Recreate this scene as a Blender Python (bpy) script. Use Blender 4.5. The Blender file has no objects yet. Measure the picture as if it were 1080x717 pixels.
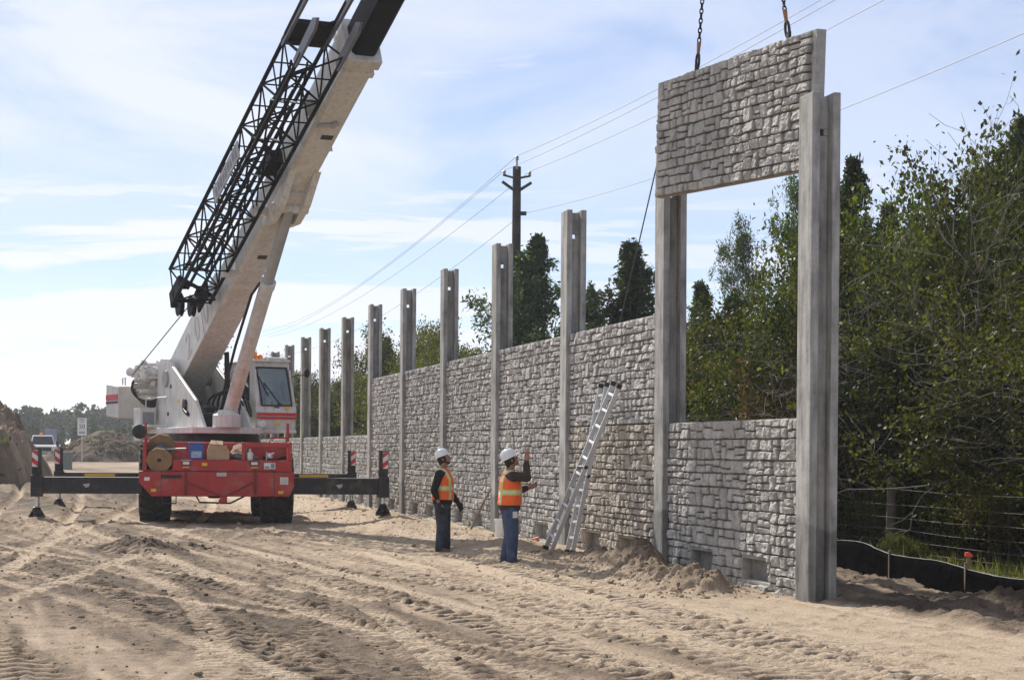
import bpy, math, random
import numpy as np
from mathutils import Vector, Matrix

scene = bpy.context.scene
COL = scene.collection
rad = math.radians
V = Vector

# ------------------------------------------------------------------ camera
CAMH = 1.78
FPX = 2050.0          # focal length in photo pixels (1080 wide)
HZ = 474.5            # horizon row
ROLL = -0.0075
cam_d = bpy.data.cameras.new('camera')
cam = bpy.data.objects.new('camera', cam_d)
COL.objects.link(cam)
cam.location = (0, 0, CAMH)
cam.rotation_euler = (rad(90), ROLL, 0)
cam_d.sensor_width = 36.0
cam_d.lens = 36.0 * FPX / 1080.0
cam_d.shift_y = (HZ - 358.5) / 1080.0
cam_d.clip_start = 0.1
cam_d.clip_end = 4000
scene.camera = cam

def ray(px, py):
    a = (px - 540) / FPX; b = (HZ - py) / FPX
    return a + ROLL * b, b - ROLL * a          # X/Y , H/Y
def at(px, Y):                                  # ground x for a column
    return (px - 540) / FPX * Y
def zat(px, py, Y):
    return CAMH + ray(px, py)[1] * Y

# ------------------------------------------------------------------ helpers
def tag(o, label=None, cat=None, group=None, kind=None):
    if label: o['label'] = label
    if cat: o['category'] = cat
    if group: o['group'] = group
    if kind: o['kind'] = kind
    return o

def thing(name, label, cat, loc=(0, 0, 0), rz=0.0, group=None):
    o = bpy.data.objects.new(name, None)
    o.empty_display_size = 0.2
    COL.objects.link(o)
    o.location = loc; o.rotation_euler = (0, 0, rz)
    return tag(o, label, cat, group)

def link(name, me, parent=None):
    o = bpy.data.objects.new(name, me)
    COL.objects.link(o)
    if parent is not None: o.parent = parent
    return o

def copy_tree(o, parent=None):
    c = o.copy(); COL.objects.link(c)
    c.parent = parent
    for ch in list(o.children):
        copy_tree(ch, c)
    return c

def np_mesh(name, verts, faces, mat=None, smooth=False, attrs=None, sharp=None):
    """verts (N,3), faces (M,k) int array or list of such arrays"""
    me = bpy.data.meshes.new(name)
    verts = np.ascontiguousarray(verts, dtype=np.float32)
    if not isinstance(faces, list): faces = [faces]
    faces = [np.asarray(f, dtype=np.int32) for f in faces if len(f)]
    nl = sum(f.size for f in faces); npoly = sum(len(f) for f in faces)
    me.vertices.add(len(verts)); me.loops.add(nl); me.polygons.add(npoly)
    me.vertices.foreach_set('co', verts.ravel())
    me.loops.foreach_set('vertex_index', np.concatenate([f.ravel() for f in faces]))
    starts = []; base = 0
    for f in faces:
        starts.append(base + np.arange(len(f)) * f.shape[1]); base += f.size
    me.polygons.foreach_set('loop_start', np.concatenate(starts).astype(np.int32))
    me.update(calc_edges=True); me.validate()
    if smooth:
        me.polygons.foreach_set('use_smooth', np.ones(npoly, dtype=bool))
        if sharp: me.set_sharp_from_angle(angle=rad(sharp))
    if attrs:
        for k, a in attrs.items():
            at_ = me.attributes.new(k, 'FLOAT', 'POINT')
            at_.data.foreach_set('value', np.ascontiguousarray(a, dtype=np.float32))
    if mat: me.materials.append(mat)
    return me

class MB:
    """collects shapes in world coordinates; build() links them as one mesh object"""
    def __init__(self): self.v = []; self.f = []
    def add(self, vs, fs):
        b = len(self.v)
        self.v += [tuple(p) for p in vs]
        self.f += [tuple(i + b for i in f) for f in fs]
        return self
    def hexa(self, p):      # bottom ring 0-3, top ring 4-7
        return self.add(p, [(3, 2, 1, 0), (4, 5, 6, 7), (0, 1, 5, 4), (1, 2, 6, 5), (2, 3, 7, 6), (3, 0, 4, 7)])
    def box(self, x0, x1, y0, y1, z0, z1, fr=None):
        fr = fr or (lambda x, y, z: (x, y, z))
        return self.hexa([fr(x0, y0, z0), fr(x1, y0, z0), fr(x1, y1, z0), fr(x0, y1, z0),
                          fr(x0, y0, z1), fr(x1, y0, z1), fr(x1, y1, z1), fr(x0, y1, z1)])
    def prism(self, pts, t0, t1, fr):
        """pts: 2D polygon (a,b); extruded along third coordinate: fr(a,b,t)"""
        n = len(pts)
        vs = [fr(a, b, t0) for a, b in pts] + [fr(a, b, t1) for a, b in pts]
        fs = [tuple(range(n - 1, -1, -1)), tuple(range(n, 2 * n))]
        fs += [(i, (i + 1) % n, n + (i + 1) % n, n + i) for i in range(n)]
        return self.add(vs, fs)
    def tube(self, p0, p1, r0, r1=None, n=8, caps=True):
        r1 = r0 if r1 is None else r1
        p0 = V(p0); p1 = V(p1); ax = (p1 - p0)
        if ax.length < 1e-6: return self
        ax.normalize()
        u = ax.cross(V((0, 0, 1)) if abs(ax.z) < 0.9 else V((1, 0, 0))).normalized(); w = ax.cross(u)
        vs = []
        for p, r in ((p0, r0), (p1, r1)):
            for i in range(n):
                t = 2 * math.pi * i / n
                vs.append(p + u * (math.cos(t) * r) + w * (math.sin(t) * r))
        fs = [(i, (i + 1) % n, n + (i + 1) % n, n + i) for i in range(n)]
        if caps: fs += [tuple(range(n - 1, -1, -1)), tuple(range(n, 2 * n))]
        return self.add(vs, fs)
    def path(self, pts, r, n=6, r1=None):
        pts = [V(p) for p in pts]; m = len(pts); vs = []
        prev = None
        for k, p in enumerate(pts):
            t = (pts[min(k + 1, m - 1)] - pts[max(k - 1, 0)]).normalized()
            if prev is None: u = t.cross(V((0, 0, 1)) if abs(t.z) < 0.9 else V((1, 0, 0))).normalized()
            else: u = (prev - t * prev.dot(t)).normalized()
            prev = u; w = t.cross(u)
            rr = r if r1 is None else r + (r1 - r) * k / (m - 1)
            for i in range(n):
                a = 2 * math.pi * i / n
                vs.append(p + u * (math.cos(a) * rr) + w * (math.sin(a) * rr))
        fs = []
        for k in range(m - 1):
            for i in range(n):
                fs.append((k * n + i, k * n + (i + 1) % n, (k + 1) * n + (i + 1) % n, (k + 1) * n + i))
        fs += [tuple(range(n - 1, -1, -1)), tuple(range((m - 1) * n, m * n))]
        return self.add(vs, fs)
    def lathe(self, prof, c, ax, n=24):
        """prof: (r, h) list along axis ax from point c"""
        c = V(c); ax = V(ax).normalized()
        u = ax.cross(V((0, 0, 1)) if abs(ax.z) < 0.9 else V((1, 0, 0))).normalized(); w = ax.cross(u)
        vs = []
        for r, h in prof:
            for i in range(n):
                t = 2 * math.pi * i / n
                vs.append(c + ax * h + u * (math.cos(t) * r) + w * (math.sin(t) * r))
        m = len(prof); fs = []
        for k in range(m - 1):
            for i in range(n):
                fs.append((k * n + i, k * n + (i + 1) % n, (k + 1) * n + (i + 1) % n, (k + 1) * n + i))
        fs += [tuple(range(n - 1, -1, -1)), tuple(range((m - 1) * n, m * n))]
        return self.add(vs, fs)
    def ball(self, c, r, n=10, sz=1.0, sy=1.0, sx=1.0, M=None):
        vs = []; m = n // 2 + 1
        for j in range(1, m):
            th = math.pi * j / m
            for i in range(n):
                ph = 2 * math.pi * i / n
                p = V((math.sin(th) * math.cos(ph) * r * sx, math.sin(th) * math.sin(ph) * r * sy, math.cos(th) * r * sz))
                if M is not None: p = M @ p
                vs.append(V(c) + p)
        fs = []
        for j in range(m - 2):
            for i in range(n):
                fs.append((j * n + i, (j + 1) * n + i, (j + 1) * n + (i + 1) % n, j * n + (i + 1) % n))
        fs += [tuple(range(n)), tuple(range((m - 1) * n - 1, (m - 2) * n - 1, -1))]
        return self.add(vs, fs)
    def cap(self, p0, p1, r0, r1, n=10):
        self.tube(p0, p1, r0, r1, n); self.ball(p0, r0, n); self.ball(p1, r1, n); return self
    def loft(self, rings):
        """rings: lists of equal-length points"""
        n = len(rings[0]); m = len(rings)
        vs = [p for r in rings for p in r]; fs = []
        for k in range(m - 1):
            for i in range(n):
                fs.append((k * n + i, k * n + (i + 1) % n, (k + 1) * n + (i + 1) % n, (k + 1) * n + i))
        fs += [tuple(range(n - 1, -1, -1)), tuple(range((m - 1) * n, m * n))]
        return self.add(vs, fs)
    def mesh(self, name, mat, origin=(0, 0, 0), smooth=None):
        me = bpy.data.meshes.new(name)
        ox, oy, oz = origin
        me.from_pydata([(x - ox, y - oy, z - oz) for x, y, z in self.v], [], self.f)
        me.update()
        import bmesh
        bm = bmesh.new(); bm.from_mesh(me)
        bmesh.ops.recalc_face_normals(bm, faces=bm.faces)
        bm.to_mesh(me); bm.free()
        if smooth:
            me.polygons.foreach_set('use_smooth', np.ones(len(me.polygons), dtype=bool))
            me.set_sharp_from_angle(angle=rad(smooth))
        if mat: me.materials.append(mat)
        return me
    def build(self, name, mat, parent=None, origin=None, smooth=None, bevel=0.0, seg=2):
        if origin is None:
            origin = (0, 0, 0)
            r = parent
            while r is not None and r.parent is not None: r = r.parent
            if r is not None: origin = r.location
        o = link(name, self.mesh(name, mat, origin, smooth), parent)
        if bevel:
            m = o.modifiers.new('bevel', 'BEVEL'); m.width = bevel; m.segments = seg
            m.limit_method = 'ANGLE'; m.angle_limit = rad(40); m.harden_normals = False
        return o

# numpy value noise ---------------------------------------------------
def _hash(ix, iy, seed):
    h = (ix.astype(np.int64) * 374761393 + iy.astype(np.int64) * 668265263 + seed * 1274126177) & 0xffffffff
    h = ((h ^ (h >> 13)) * 1274126177) & 0xffffffff
    h = (h ^ (h >> 16)) & 0xffffffff
    return h.astype(np.float64) / 4294967295.0
def vnoise(x, y, seed=0):
    x = np.asarray(x, float); y = np.asarray(y, float)
    ix = np.floor(x); iy = np.floor(y); fx = x - ix; fy = y - iy
    fx = fx * fx * fx * (fx * (fx * 6 - 15) + 10); fy = fy * fy * fy * (fy * (fy * 6 - 15) + 10)
    a = _hash(ix, iy, seed); b = _hash(ix + 1, iy, seed); c = _hash(ix, iy + 1, seed); d = _hash(ix + 1, iy + 1, seed)
    return (a + (b - a) * fx) * (1 - fy) + (c + (d - c) * fx) * fy
def fbm(x, y, seed=0, octv=4, gain=0.5):
    s = 0; a = 1; t = 0
    for k in range(octv):
        s = s + a * (vnoise(x * 2 ** k + 17.3 * k, y * 2 ** k - 9.1 * k, seed + k) - 0.5); t += a; a *= gain
    return s / t * 2
def sstep(a, b, x):
    t = np.clip((np.asarray(x, float) - a) / (b - a), 0, 1); return t * t * (3 - 2 * t)

# ------------------------------------------------------------------ materials
def new_mat(name):
    m = bpy.data.materials.new(name); m.use_nodes = True
    nt = m.node_tree; nt.nodes.clear()
    return m, nt, nt.nodes, nt.links
def node(nt, typ, **kw):
    n = nt.nodes.new(typ)
    for k, v in kw.items(): setattr(n, k, v)
    return n
def mat(name, col, rough=0.6, var=0.12, scale=6.0, bump=0.0, bscale=40.0, metal=0.0, dirt=None, dirt_amt=0.0, dscale=2.5,
        coat=0.0, use_objcol=False, spec=0.4, streak=0.0):
    m, nt, N, L = new_mat(name)
    out = node(nt, 'ShaderNodeOutputMaterial'); b = node(nt, 'ShaderNodeBsdfPrincipled')
    L.new(b.outputs[0], out.inputs[0])
    b.inputs['Roughness'].default_value = rough; b.inputs['Metallic'].default_value = metal
    b.inputs['Coat Weight'].default_value = coat; b.inputs['Specular IOR Level'].default_value = spec
    tc = node(nt, 'ShaderNodeTexCoord')
    nz = node(nt, 'ShaderNodeTexNoise'); nz.inputs['Scale'].default_value = scale; nz.inputs['Detail'].default_value = 6
    L.new(tc.outputs['Object'], nz.inputs['Vector'])
    mr = node(nt, 'ShaderNodeMapRange'); mr.inputs[1].default_value = 0.3; mr.inputs[2].default_value = 0.7
    mr.inputs[3].default_value = 1 - var; mr.inputs[4].default_value = 1 + var
    L.new(nz.outputs[0], mr.inputs[0])
    mx = node(nt, 'ShaderNodeMix', data_type='RGBA', blend_type='MULTIPLY'); mx.inputs[0].default_value = 1
    mx.inputs[6].default_value = (*col, 1)
    L.new(mr.outputs[0], mx.inputs[7])
    last = mx.outputs[2]
    if streak:
        mp = node(nt, 'ShaderNodeMapping'); mp.inputs['Scale'].default_value = (11, 11, 0.8); L.new(tc.outputs['Object'], mp.inputs['Vector'])
        ns = node(nt, 'ShaderNodeTexNoise'); ns.inputs['Scale'].default_value = 1.0; ns.inputs['Detail'].default_value = 8; ns.inputs['Roughness'].default_value = 0.7
        L.new(mp.outputs[0], ns.inputs['Vector'])
        rs = node(nt, 'ShaderNodeMapRange'); rs.inputs[1].default_value = 0.48; rs.inputs[2].default_value = 0.72; rs.inputs[3].default_value = 0.0; rs.inputs[4].default_value = streak
        L.new(ns.outputs[0], rs.inputs[0])
        ms = node(nt, 'ShaderNodeMix', data_type='RGBA'); L.new(rs.outputs[0], ms.inputs[0]); L.new(last, ms.inputs[6]); ms.inputs[7].default_value = (0.14, 0.10, 0.075, 1); last = ms.outputs[2]
    if use_objcol:
        oi = node(nt, 'ShaderNodeObjectInfo')
        m2 = node(nt, 'ShaderNodeMix', data_type='RGBA', blend_type='MULTIPLY'); m2.inputs[0].default_value = 1
        L.new(last, m2.inputs[6]); L.new(oi.outputs['Color'], m2.inputs[7]); last = m2.outputs[2]
    if dirt:
        n2 = node(nt, 'ShaderNodeTexNoise'); n2.inputs['Scale'].default_value = dscale; n2.inputs['Detail'].default_value = 8
        n2.inputs['Roughness'].default_value = 0.7
        L.new(tc.outputs['Object'], n2.inputs['Vector'])
        r2 = node(nt, 'ShaderNodeMapRange'); r2.inputs[1].default_value = 0.5; r2.inputs[2].default_value = 0.75
        r2.inputs[3].default_value = 0; r2.inputs[4].default_value = dirt_amt
        L.new(n2.outputs[0], r2.inputs[0])
        m3 = node(nt, 'ShaderNodeMix', data_type='RGBA'); L.new(r2.outputs[0], m3.inputs[0])
        L.new(last, m3.inputs[6]); m3.inputs[7].default_value = (*dirt, 1); last = m3.outputs[2]
    L.new(last, b.inputs['Base Color'])
    if bump:
        nb = node(nt, 'ShaderNodeTexNoise'); nb.inputs['Scale'].default_value = bscale; nb.inputs['Detail'].default_value = 5
        L.new(tc.outputs['Object'], nb.inputs['Vector'])
        bp = node(nt, 'ShaderNodeBump'); bp.inputs['Strength'].default_value = bump; bp.inputs['Distance'].default_value = 0.02
        L.new(nb.outputs[0], bp.inputs['Height']); L.new(bp.outputs[0], b.inputs['Normal'])
    return m

DUST = (0.36, 0.28, 0.2)
M = {}
M['white'] = mat('crane white paint', (0.67, 0.655, 0.615), 0.45, 0.06, 3, dirt=(0.38, 0.33, 0.27), dirt_amt=0.5, coat=0.1, streak=0.42)
M['red'] = mat('crane red paint', (0.43, 0.020, 0.018), 0.42, 0.12, 3, dirt=DUST, dirt_amt=0.45, coat=0.1, streak=0.4)
M['black'] = mat('black paint', (0.012, 0.012, 0.014), 0.5, 0.2, 4, dirt=DUST, dirt_amt=0.22, streak=0.2)
M['blacksteel'] = mat('black steel', (0.005, 0.005, 0.008), 0.6, 0.2, 4, spec=0.12)
M['rubber'] = mat('tyre rubber', (0.022, 0.021, 0.020), 0.85, 0.2, 6, bump=0.3, dirt=(0.2, 0.16, 0.12), dirt_amt=0.45)
M['steel'] = mat('plain steel', (0.55, 0.55, 0.55), 0.32, 0.08, 8, metal=0.85)
M['chrome'] = mat('cylinder rod steel', (0.62, 0.62, 0.6), 0.25, 0.05, 8, metal=0.9)
M['grey'] = mat('grey paint', (0.36, 0.36, 0.35), 0.5, 0.1, 5, dirt=DUST, dirt_amt=0.3)
M['alu'] = mat('aluminium', (0.55, 0.56, 0.57), 0.5, 0.06, 10, metal=0.7)
M['orange'] = mat('amber plastic', (0.85, 0.25, 0.02), 0.3, 0.05)
M['whiteplate'] = mat('white plate', (0.72, 0.72, 0.70), 0.5, 0.05)
M['yellow'] = mat('yellow decal', (0.75, 0.48, 0.03), 0.5, 0.05)
M['redplate'] = mat('red reflective', (0.55, 0.03, 0.04), 0.35, 0.05)
M['card'] = mat('cardboard', (0.42, 0.29, 0.17), 0.85, 0.12, 6)
M['wood'] = mat('old wood', (0.20, 0.15, 0.11), 0.85, 0.3, 8, bump=0.4, bscale=30)
M['polewood'] = mat('pole wood', (0.060, 0.052, 0.045), 0.9, 0.3, 4, bump=0.4, bscale=20)
M['blue'] = mat('blue plastic', (0.04, 0.10, 0.36), 0.45, 0.08)
M['plasticwhite'] = mat('white plastic', (0.74, 0.74, 0.72), 0.45, 0.06, dirt=DUST, dirt_amt=0.2)
M['rope'] = mat('dark rope', (0.045, 0.042, 0.042), 0.8, 0.1)
M['wire'] = mat('overhead wire', (0.10, 0.10, 0.11), 0.6, 0.1)
M['fencewire'] = mat('rusty wire', (0.13, 0.115, 0.10), 0.8, 0.3, 9)
M['hose'] = mat('hydraulic hose', (0.012, 0.012, 0.013), 0.45, 0.1)
M['bagwhite'] = mat('white sack', (0.62, 0.60, 0.57), 0.7, 0.1, 10)
M['cable'] = mat('wound cable', (0.10, 0.10, 0.11), 0.6, 0.3, 60)
M['ply'] = mat('plywood flange', (0.30, 0.19, 0.10), 0.85, 0.2, 5)
M['skin'] = mat('skin', (0.30, 0.15, 0.095), 0.55, 0.08, 20)
M['hat'] = mat('hard hat shell', (0.78, 0.78, 0.77), 0.3, 0.03, coat=0.3)
M['denim'] = mat('denim', (0.050, 0.072, 0.135), 0.9, 0.35, 9, bump=0.5, bscale=14)
M['denimdark'] = mat('dark denim', (0.032, 0.040, 0.060), 0.9, 0.4, 7, bump=0.5, bscale=14)
M['jersey'] = mat('black jersey', (0.012, 0.011, 0.011), 0.9, 0.2, 9, bump=0.4, bscale=16)
M['brownjersey'] = mat('dark brown sleeve', (0.045, 0.032, 0.026), 0.9, 0.25, 9, bump=0.4, bscale=16)
M['boot'] = mat('work boot leather', (0.085, 0.05, 0.035), 0.75, 0.2, 9, dirt=DUST, dirt_amt=0.5, dscale=9)
M['hair'] = mat('dark hair', (0.015, 0.011, 0.009), 0.6, 0.2, 30)
M['glove'] = mat('dark glove', (0.02, 0.02, 0.022), 0.85, 0.2, 12)
M['truckpaint'] = mat('truck paint', (0.60, 0.55, 0.57), 0.3, 0.04, coat=0.4)
M['sign'] = mat('sign sheeting', (0.74, 0.75, 0.74), 0.45, 0.03)
M['signtext'] = mat('sign lettering', (0.02, 0.02, 0.02), 0.5, 0.03)
M['bluegrey'] = mat('blue grey sheet', (0.20, 0.24, 0.33), 0.5, 0.06)
M['greygreen'] = mat('grey green paint', (0.16, 0.20, 0.17), 0.6, 0.08)
M['letters'] = mat('boom lettering', (0.56, 0.535, 0.49), 0.5, 0.03)

def glass_mat():
    m, nt, N, L = new_mat('tinted glass')
    out = node(nt, 'ShaderNodeOutputMaterial'); b = node(nt, 'ShaderNodeBsdfPrincipled')
    b.inputs['Base Color'].default_value = (0.42, 0.52, 0.53, 1); b.inputs['Roughness'].default_value = 0.04
    b.inputs['Transmission Weight'].default_value = 0.88; b.inputs['IOR'].default_value = 1.45
    t = node(nt, 'ShaderNodeBsdfTransparent'); t.inputs[0].default_value = (0.52, 0.63, 0.63, 1)
    g = node(nt, 'ShaderNodeBsdfGlossy'); g.inputs['Roughness'].default_value = 0.03
    fr = node(nt, 'ShaderNodeFresnel'); fr.inputs[0].default_value = 2.1
    mx = node(nt, 'ShaderNodeMixShader'); L.new(fr.outputs[0], mx.inputs[0]); L.new(t.outputs[0], mx.inputs[1]); L.new(g.outputs[0], mx.inputs[2])
    L.new(mx.outputs[0], out.inputs[0])
    N.remove(b)
    return m
M['glass'] = glass_mat()

def concrete_mat():
    m, nt, N, L = new_mat('cast concrete')
    out = node(nt, 'ShaderNodeOutputMaterial'); b = node(nt, 'ShaderNodeBsdfPrincipled'); L.new(b.outputs[0], out.inputs[0])
    b.inputs['Roughness'].default_value = 0.85; b.inputs['Specular IOR Level'].default_value = 0.25
    tc = node(nt, 'ShaderNodeTexCoord'); oi = node(nt, 'ShaderNodeObjectInfo')
    ad = node(nt, 'ShaderNodeVectorMath', operation='ADD'); L.new(tc.outputs['Object'], ad.inputs[0])
    cv = node(nt, 'ShaderNodeCombineXYZ'); ml = node(nt, 'ShaderNodeMath', operation='MULTIPLY'); ml.inputs[1].default_value = 37
    L.new(oi.outputs['Random'], ml.inputs[0]); L.new(ml.outputs[0], cv.inputs[0]); L.new(ml.outputs[0], cv.inputs[2])
    L.new(cv.outputs[0], ad.inputs[1])
    n1 = node(nt, 'ShaderNodeTexNoise'); n1.inputs['Scale'].default_value = 2.2; n1.inputs['Detail'].default_value = 9; n1.inputs['Roughness'].default_value = 0.72
    L.new(ad.outputs[0], n1.inputs['Vector'])
    mp = node(nt, 'ShaderNodeMapping'); mp.inputs['Scale'].default_value = (6, 6, 0.9); L.new(ad.outputs[0], mp.inputs['Vector'])
    n2 = node(nt, 'ShaderNodeTexNoise'); n2.inputs['Scale'].default_value = 1.5; n2.inputs['Detail'].default_value = 6; L.new(mp.outputs[0], n2.inputs['Vector'])
    av = node(nt, 'ShaderNodeMath', operation='ADD'); L.new(n1.outputs[0], av.inputs[0]); L.new(n2.outputs[0], av.inputs[1])
    cr = node(nt, 'ShaderNodeValToRGB'); e = cr.color_ramp.elements
    e[0].position = 0.34; e[0].color = (0.15, 0.148, 0.14, 1); e[1].position = 0.60; e[1].color = (0.45, 0.445, 0.425, 1)
    hl = node(nt, 'ShaderNodeMath', operation='MULTIPLY'); hl.inputs[1].default_value = 0.5; L.new(av.outputs[0], hl.inputs[0])
    L.new(hl.outputs[0], cr.inputs[0])
    # damp foot: a stain with its own ragged edge
    sx = node(nt, 'ShaderNodeSeparateXYZ'); L.new(tc.outputs['Object'], sx.inputs[0])
    n3 = node(nt, 'ShaderNodeTexNoise'); n3.inputs['Scale'].default_value = 3.0; L.new(ad.outputs[0], n3.inputs['Vector'])
    s1 = node(nt, 'ShaderNodeMath', operation='MULTIPLY_ADD'); L.new(n3.outputs[0], s1.inputs[0]); s1.inputs[1].default_value = -0.5; L.new(sx.outputs[2], s1.inputs[2])
    r3 = node(nt, 'ShaderNodeMapRange'); r3.inputs[1].default_value = 0.62; r3.inputs[2].default_value = 0.70; r3.inputs[3].default_value = 0.62; r3.inputs[4].default_value = 1
    L.new(s1.outputs[0], r3.inputs[0])
    mx = node(nt, 'ShaderNodeMix', data_type='RGBA', blend_type='MULTIPLY'); mx.inputs[0].default_value = 1
    L.new(cr.outputs[0], mx.inputs[6]); L.new(r3.outputs[0], mx.inputs[7])
    m2 = node(nt, 'ShaderNodeMix', data_type='RGBA', blend_type='MULTIPLY'); m2.inputs[0].default_value = 1
    L.new(mx.outputs[2], m2.inputs[6]); L.new(oi.outputs['Color'], m2.inputs[7])
    L.new(m2.outputs[2], b.inputs['Base Color'])
    n4 = node(nt, 'ShaderNodeTexNoise'); n4.inputs['Scale'].default_value = 24; n4.inputs['Detail'].default_value = 8; L.new(ad.outputs[0], n4.inputs['Vector'])
    bp = node(nt, 'ShaderNodeBump'); bp.inputs['Strength'].default_value = 0.35; bp.inputs['Distance'].default_value = 0.012
    L.new(n4.outputs[0], bp.inputs['Height']); L.new(bp.outputs[0], b.inputs['Normal'])
    return m
M['concrete'] = concrete_mat()

def stone_mat():
    m, nt, N, L = new_mat('cast stone facing')
    out = node(nt, 'ShaderNodeOutputMaterial'); b = node(nt, 'ShaderNodeBsdfPrincipled'); L.new(b.outputs[0], out.inputs[0])
    b.inputs['Roughness'].default_value = 0.9; b.inputs['Specular IOR Level'].default_value = 0.2
    tc = node(nt, 'ShaderNodeTexCoord'); oi = node(nt, 'ShaderNodeObjectInfo')
    at_ = node(nt, 'ShaderNodeAttribute'); at_.attribute_name = 'tone'
    n1 = node(nt, 'ShaderNodeTexNoise'); n1.inputs['Scale'].default_value = 3.5; n1.inputs['Detail'].default_value = 9; n1.inputs['Roughness'].default_value = 0.75
    L.new(tc.outputs['Object'], n1.inputs['Vector'])
    cr = node(nt, 'ShaderNodeValToRGB'); e = cr.color_ramp.elements
    e[0].position = 0.3; e[0].color = (0.29, 0.284, 0.27, 1); e[1].position = 0.68; e[1].color = (0.60, 0.585, 0.555, 1)
    L.new(n1.outputs[0], cr.inputs[0])
    mx = node(nt, 'ShaderNodeMix', data_type='RGBA', blend_type='MULTIPLY'); mx.inputs[0].default_value = 1
    L.new(cr.outputs[0], mx.inputs[6]); L.new(at_.outputs['Fac'], mx.inputs[7])
    m2 = node(nt, 'ShaderNodeMix', data_type='RGBA', blend_type='MULTIPLY'); m2.inputs[0].default_value = 1
    L.new(mx.outputs[2], m2.inputs[6]); L.new(oi.outputs['Color'], m2.inputs[7])
    L.new(m2.outputs[2], b.inputs['Base Color'])
    n4 = node(nt, 'ShaderNodeTexNoise'); n4.inputs['Scale'].default_value = 30; n4.inputs['Detail'].default_value = 8; L.new(tc.outputs['Object'], n4.inputs['Vector'])
    bp = node(nt, 'ShaderNodeBump'); bp.inputs['Strength'].default_value = 0.8; bp.inputs['Distance'].default_value = 0.02
    L.new(n4.outputs[0], bp.inputs['Height']); L.new(bp.outputs[0], b.inputs['Normal'])
    return m
M['stone'] = stone_mat()

def leaf_mat(name, dark, light, trans=0.35, rough=0.5):
    m, nt, N, L = new_mat(name)
    out = node(nt, 'ShaderNodeOutputMaterial')
    at_ = node(nt, 'ShaderNodeAttribute'); at_.attribute_name = 'tone'
    oi = node(nt, 'ShaderNodeObjectInfo')
    mx = node(nt, 'ShaderNodeMix', data_type='RGBA'); mx.inputs[6].default_value = (*dark, 1); mx.inputs[7].default_value = (*light, 1)
    L.new(at_.outputs['Fac'], mx.inputs[0])
    hs = node(nt, 'ShaderNodeMix', data_type='RGBA', blend_type='MULTIPLY'); hs.inputs[0].default_value = 1
    L.new(mx.outputs[2], hs.inputs[6]); L.new(oi.outputs['Color'], hs.inputs[7])
    b = node(nt, 'ShaderNodeBsdfPrincipled'); b.inputs['Roughness'].default_value = rough; b.inputs['Specular IOR Level'].default_value = 0.06
    L.new(hs.outputs[2], b.inputs['Base Color'])
    t = node(nt, 'ShaderNodeBsdfTranslucent')
    tm = node(nt, 'ShaderNodeMix', data_type='RGBA', blend_type='MULTIPLY'); tm.inputs[0].default_value = 1
    L.new(hs.outputs[2], tm.inputs[6]); tm.inputs[7].default_value = (1.5, 1.5, 0.7, 1); L.new(tm.outputs[2], t.inputs[0])
    ms = node(nt, 'ShaderNodeMixShader'); ms.inputs[0].default_value = trans
    L.new(b.outputs[0], ms.inputs[1]); L.new(t.outputs[0], ms.inputs[2]); L.new(ms.outputs[0], out.inputs[0])
    return m
M['leaf'] = leaf_mat('broad leaves', (0.022, 0.034, 0.008), (0.120, 0.132, 0.032), 0.38)
M['cedar'] = leaf_mat('cedar foliage', (0.018, 0.032, 0.015), (0.055, 0.080, 0.036), 0.3, 0.6)
M['pine'] = leaf_mat('pine needles', (0.030, 0.055, 0.022), (0.085, 0.125, 0.05), 0.3, 0.6)
M['farleaf'] = leaf_mat('far wood foliage', (0.026, 0.042, 0.020), (0.065, 0.085, 0.036), 0.2, 0.7)
M['dryleaf'] = leaf_mat('dry foliage', (0.045, 0.036, 0.02), (0.11, 0.08, 0.04), 0.25, 0.7)
M['grass'] = leaf_mat('weed blades', (0.05, 0.07, 0.02), (0.16, 0.17, 0.06), 0.35, 0.6)
M['bark'] = mat('grey bark', (0.13, 0.115, 0.095), 0.9, 0.35, 5)
M['palebark'] = mat('pale twig bark', (0.22, 0.20, 0.17), 0.9, 0.3, 5)
# ------------------------------------------------------------------ wall frame
A0 = V((3.444, 23.59, 0)); WD = V((-0.2197, 0.9756, 0)); WN = V((-0.9756, -0.2197, 0))
WANG = math.atan2(WD.y, WD.x)
PITCH = 5.904
def W(s, q, z=0.0): return A0 + WD * s + WN * q + V((0, 0, z))

# ------------------------------------------------------------------ ground
rng = np.random.default_rng(5)
TR = []   # tracks in wall coordinates: q(s) = q0 + m*(s-5) + c*(s-5)^2 ; width, depth, lug period, lug depth, damp
def track(q0, m, c, w, dep, per, lug, damp, chev=0.6, s0=-12, s1=60): TR.append((q0, m, c, w, dep, per, lug, damp, chev, s0, s1))
_tr = random.Random(21)
track(2.2, 0.02, 0.0006, 0.44, 0.050, 0.27, 0.050, 0.40)
track(1.75, 0.10, 0.001, 0.34, 0.040, 0.20, 0.036, 0.30, 0.8, -12, 20)
track(3.0, 0.05, 0.0006, 0.40, 0.040, 0.21, 0.034, 0.25, 0.9)
track(3.75, 0.06, 0.0010, 0.52, 0.060, 0.32, 0.055, 0.40)
for q0_, m_, c_ in ((5.2, 0.10, 0.0012), (6.9, 0.15, 0.0015), (8.7, 0.20, 0.0018), (11.4, 0.24, 0.002), (13.2, 0.28, 0.002), (4.4, 0.24, 0.0035)):
    track(q0_, m_, c_, 0.54, 0.050, 0.30, 0.050, 0.60, 0.45)
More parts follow.
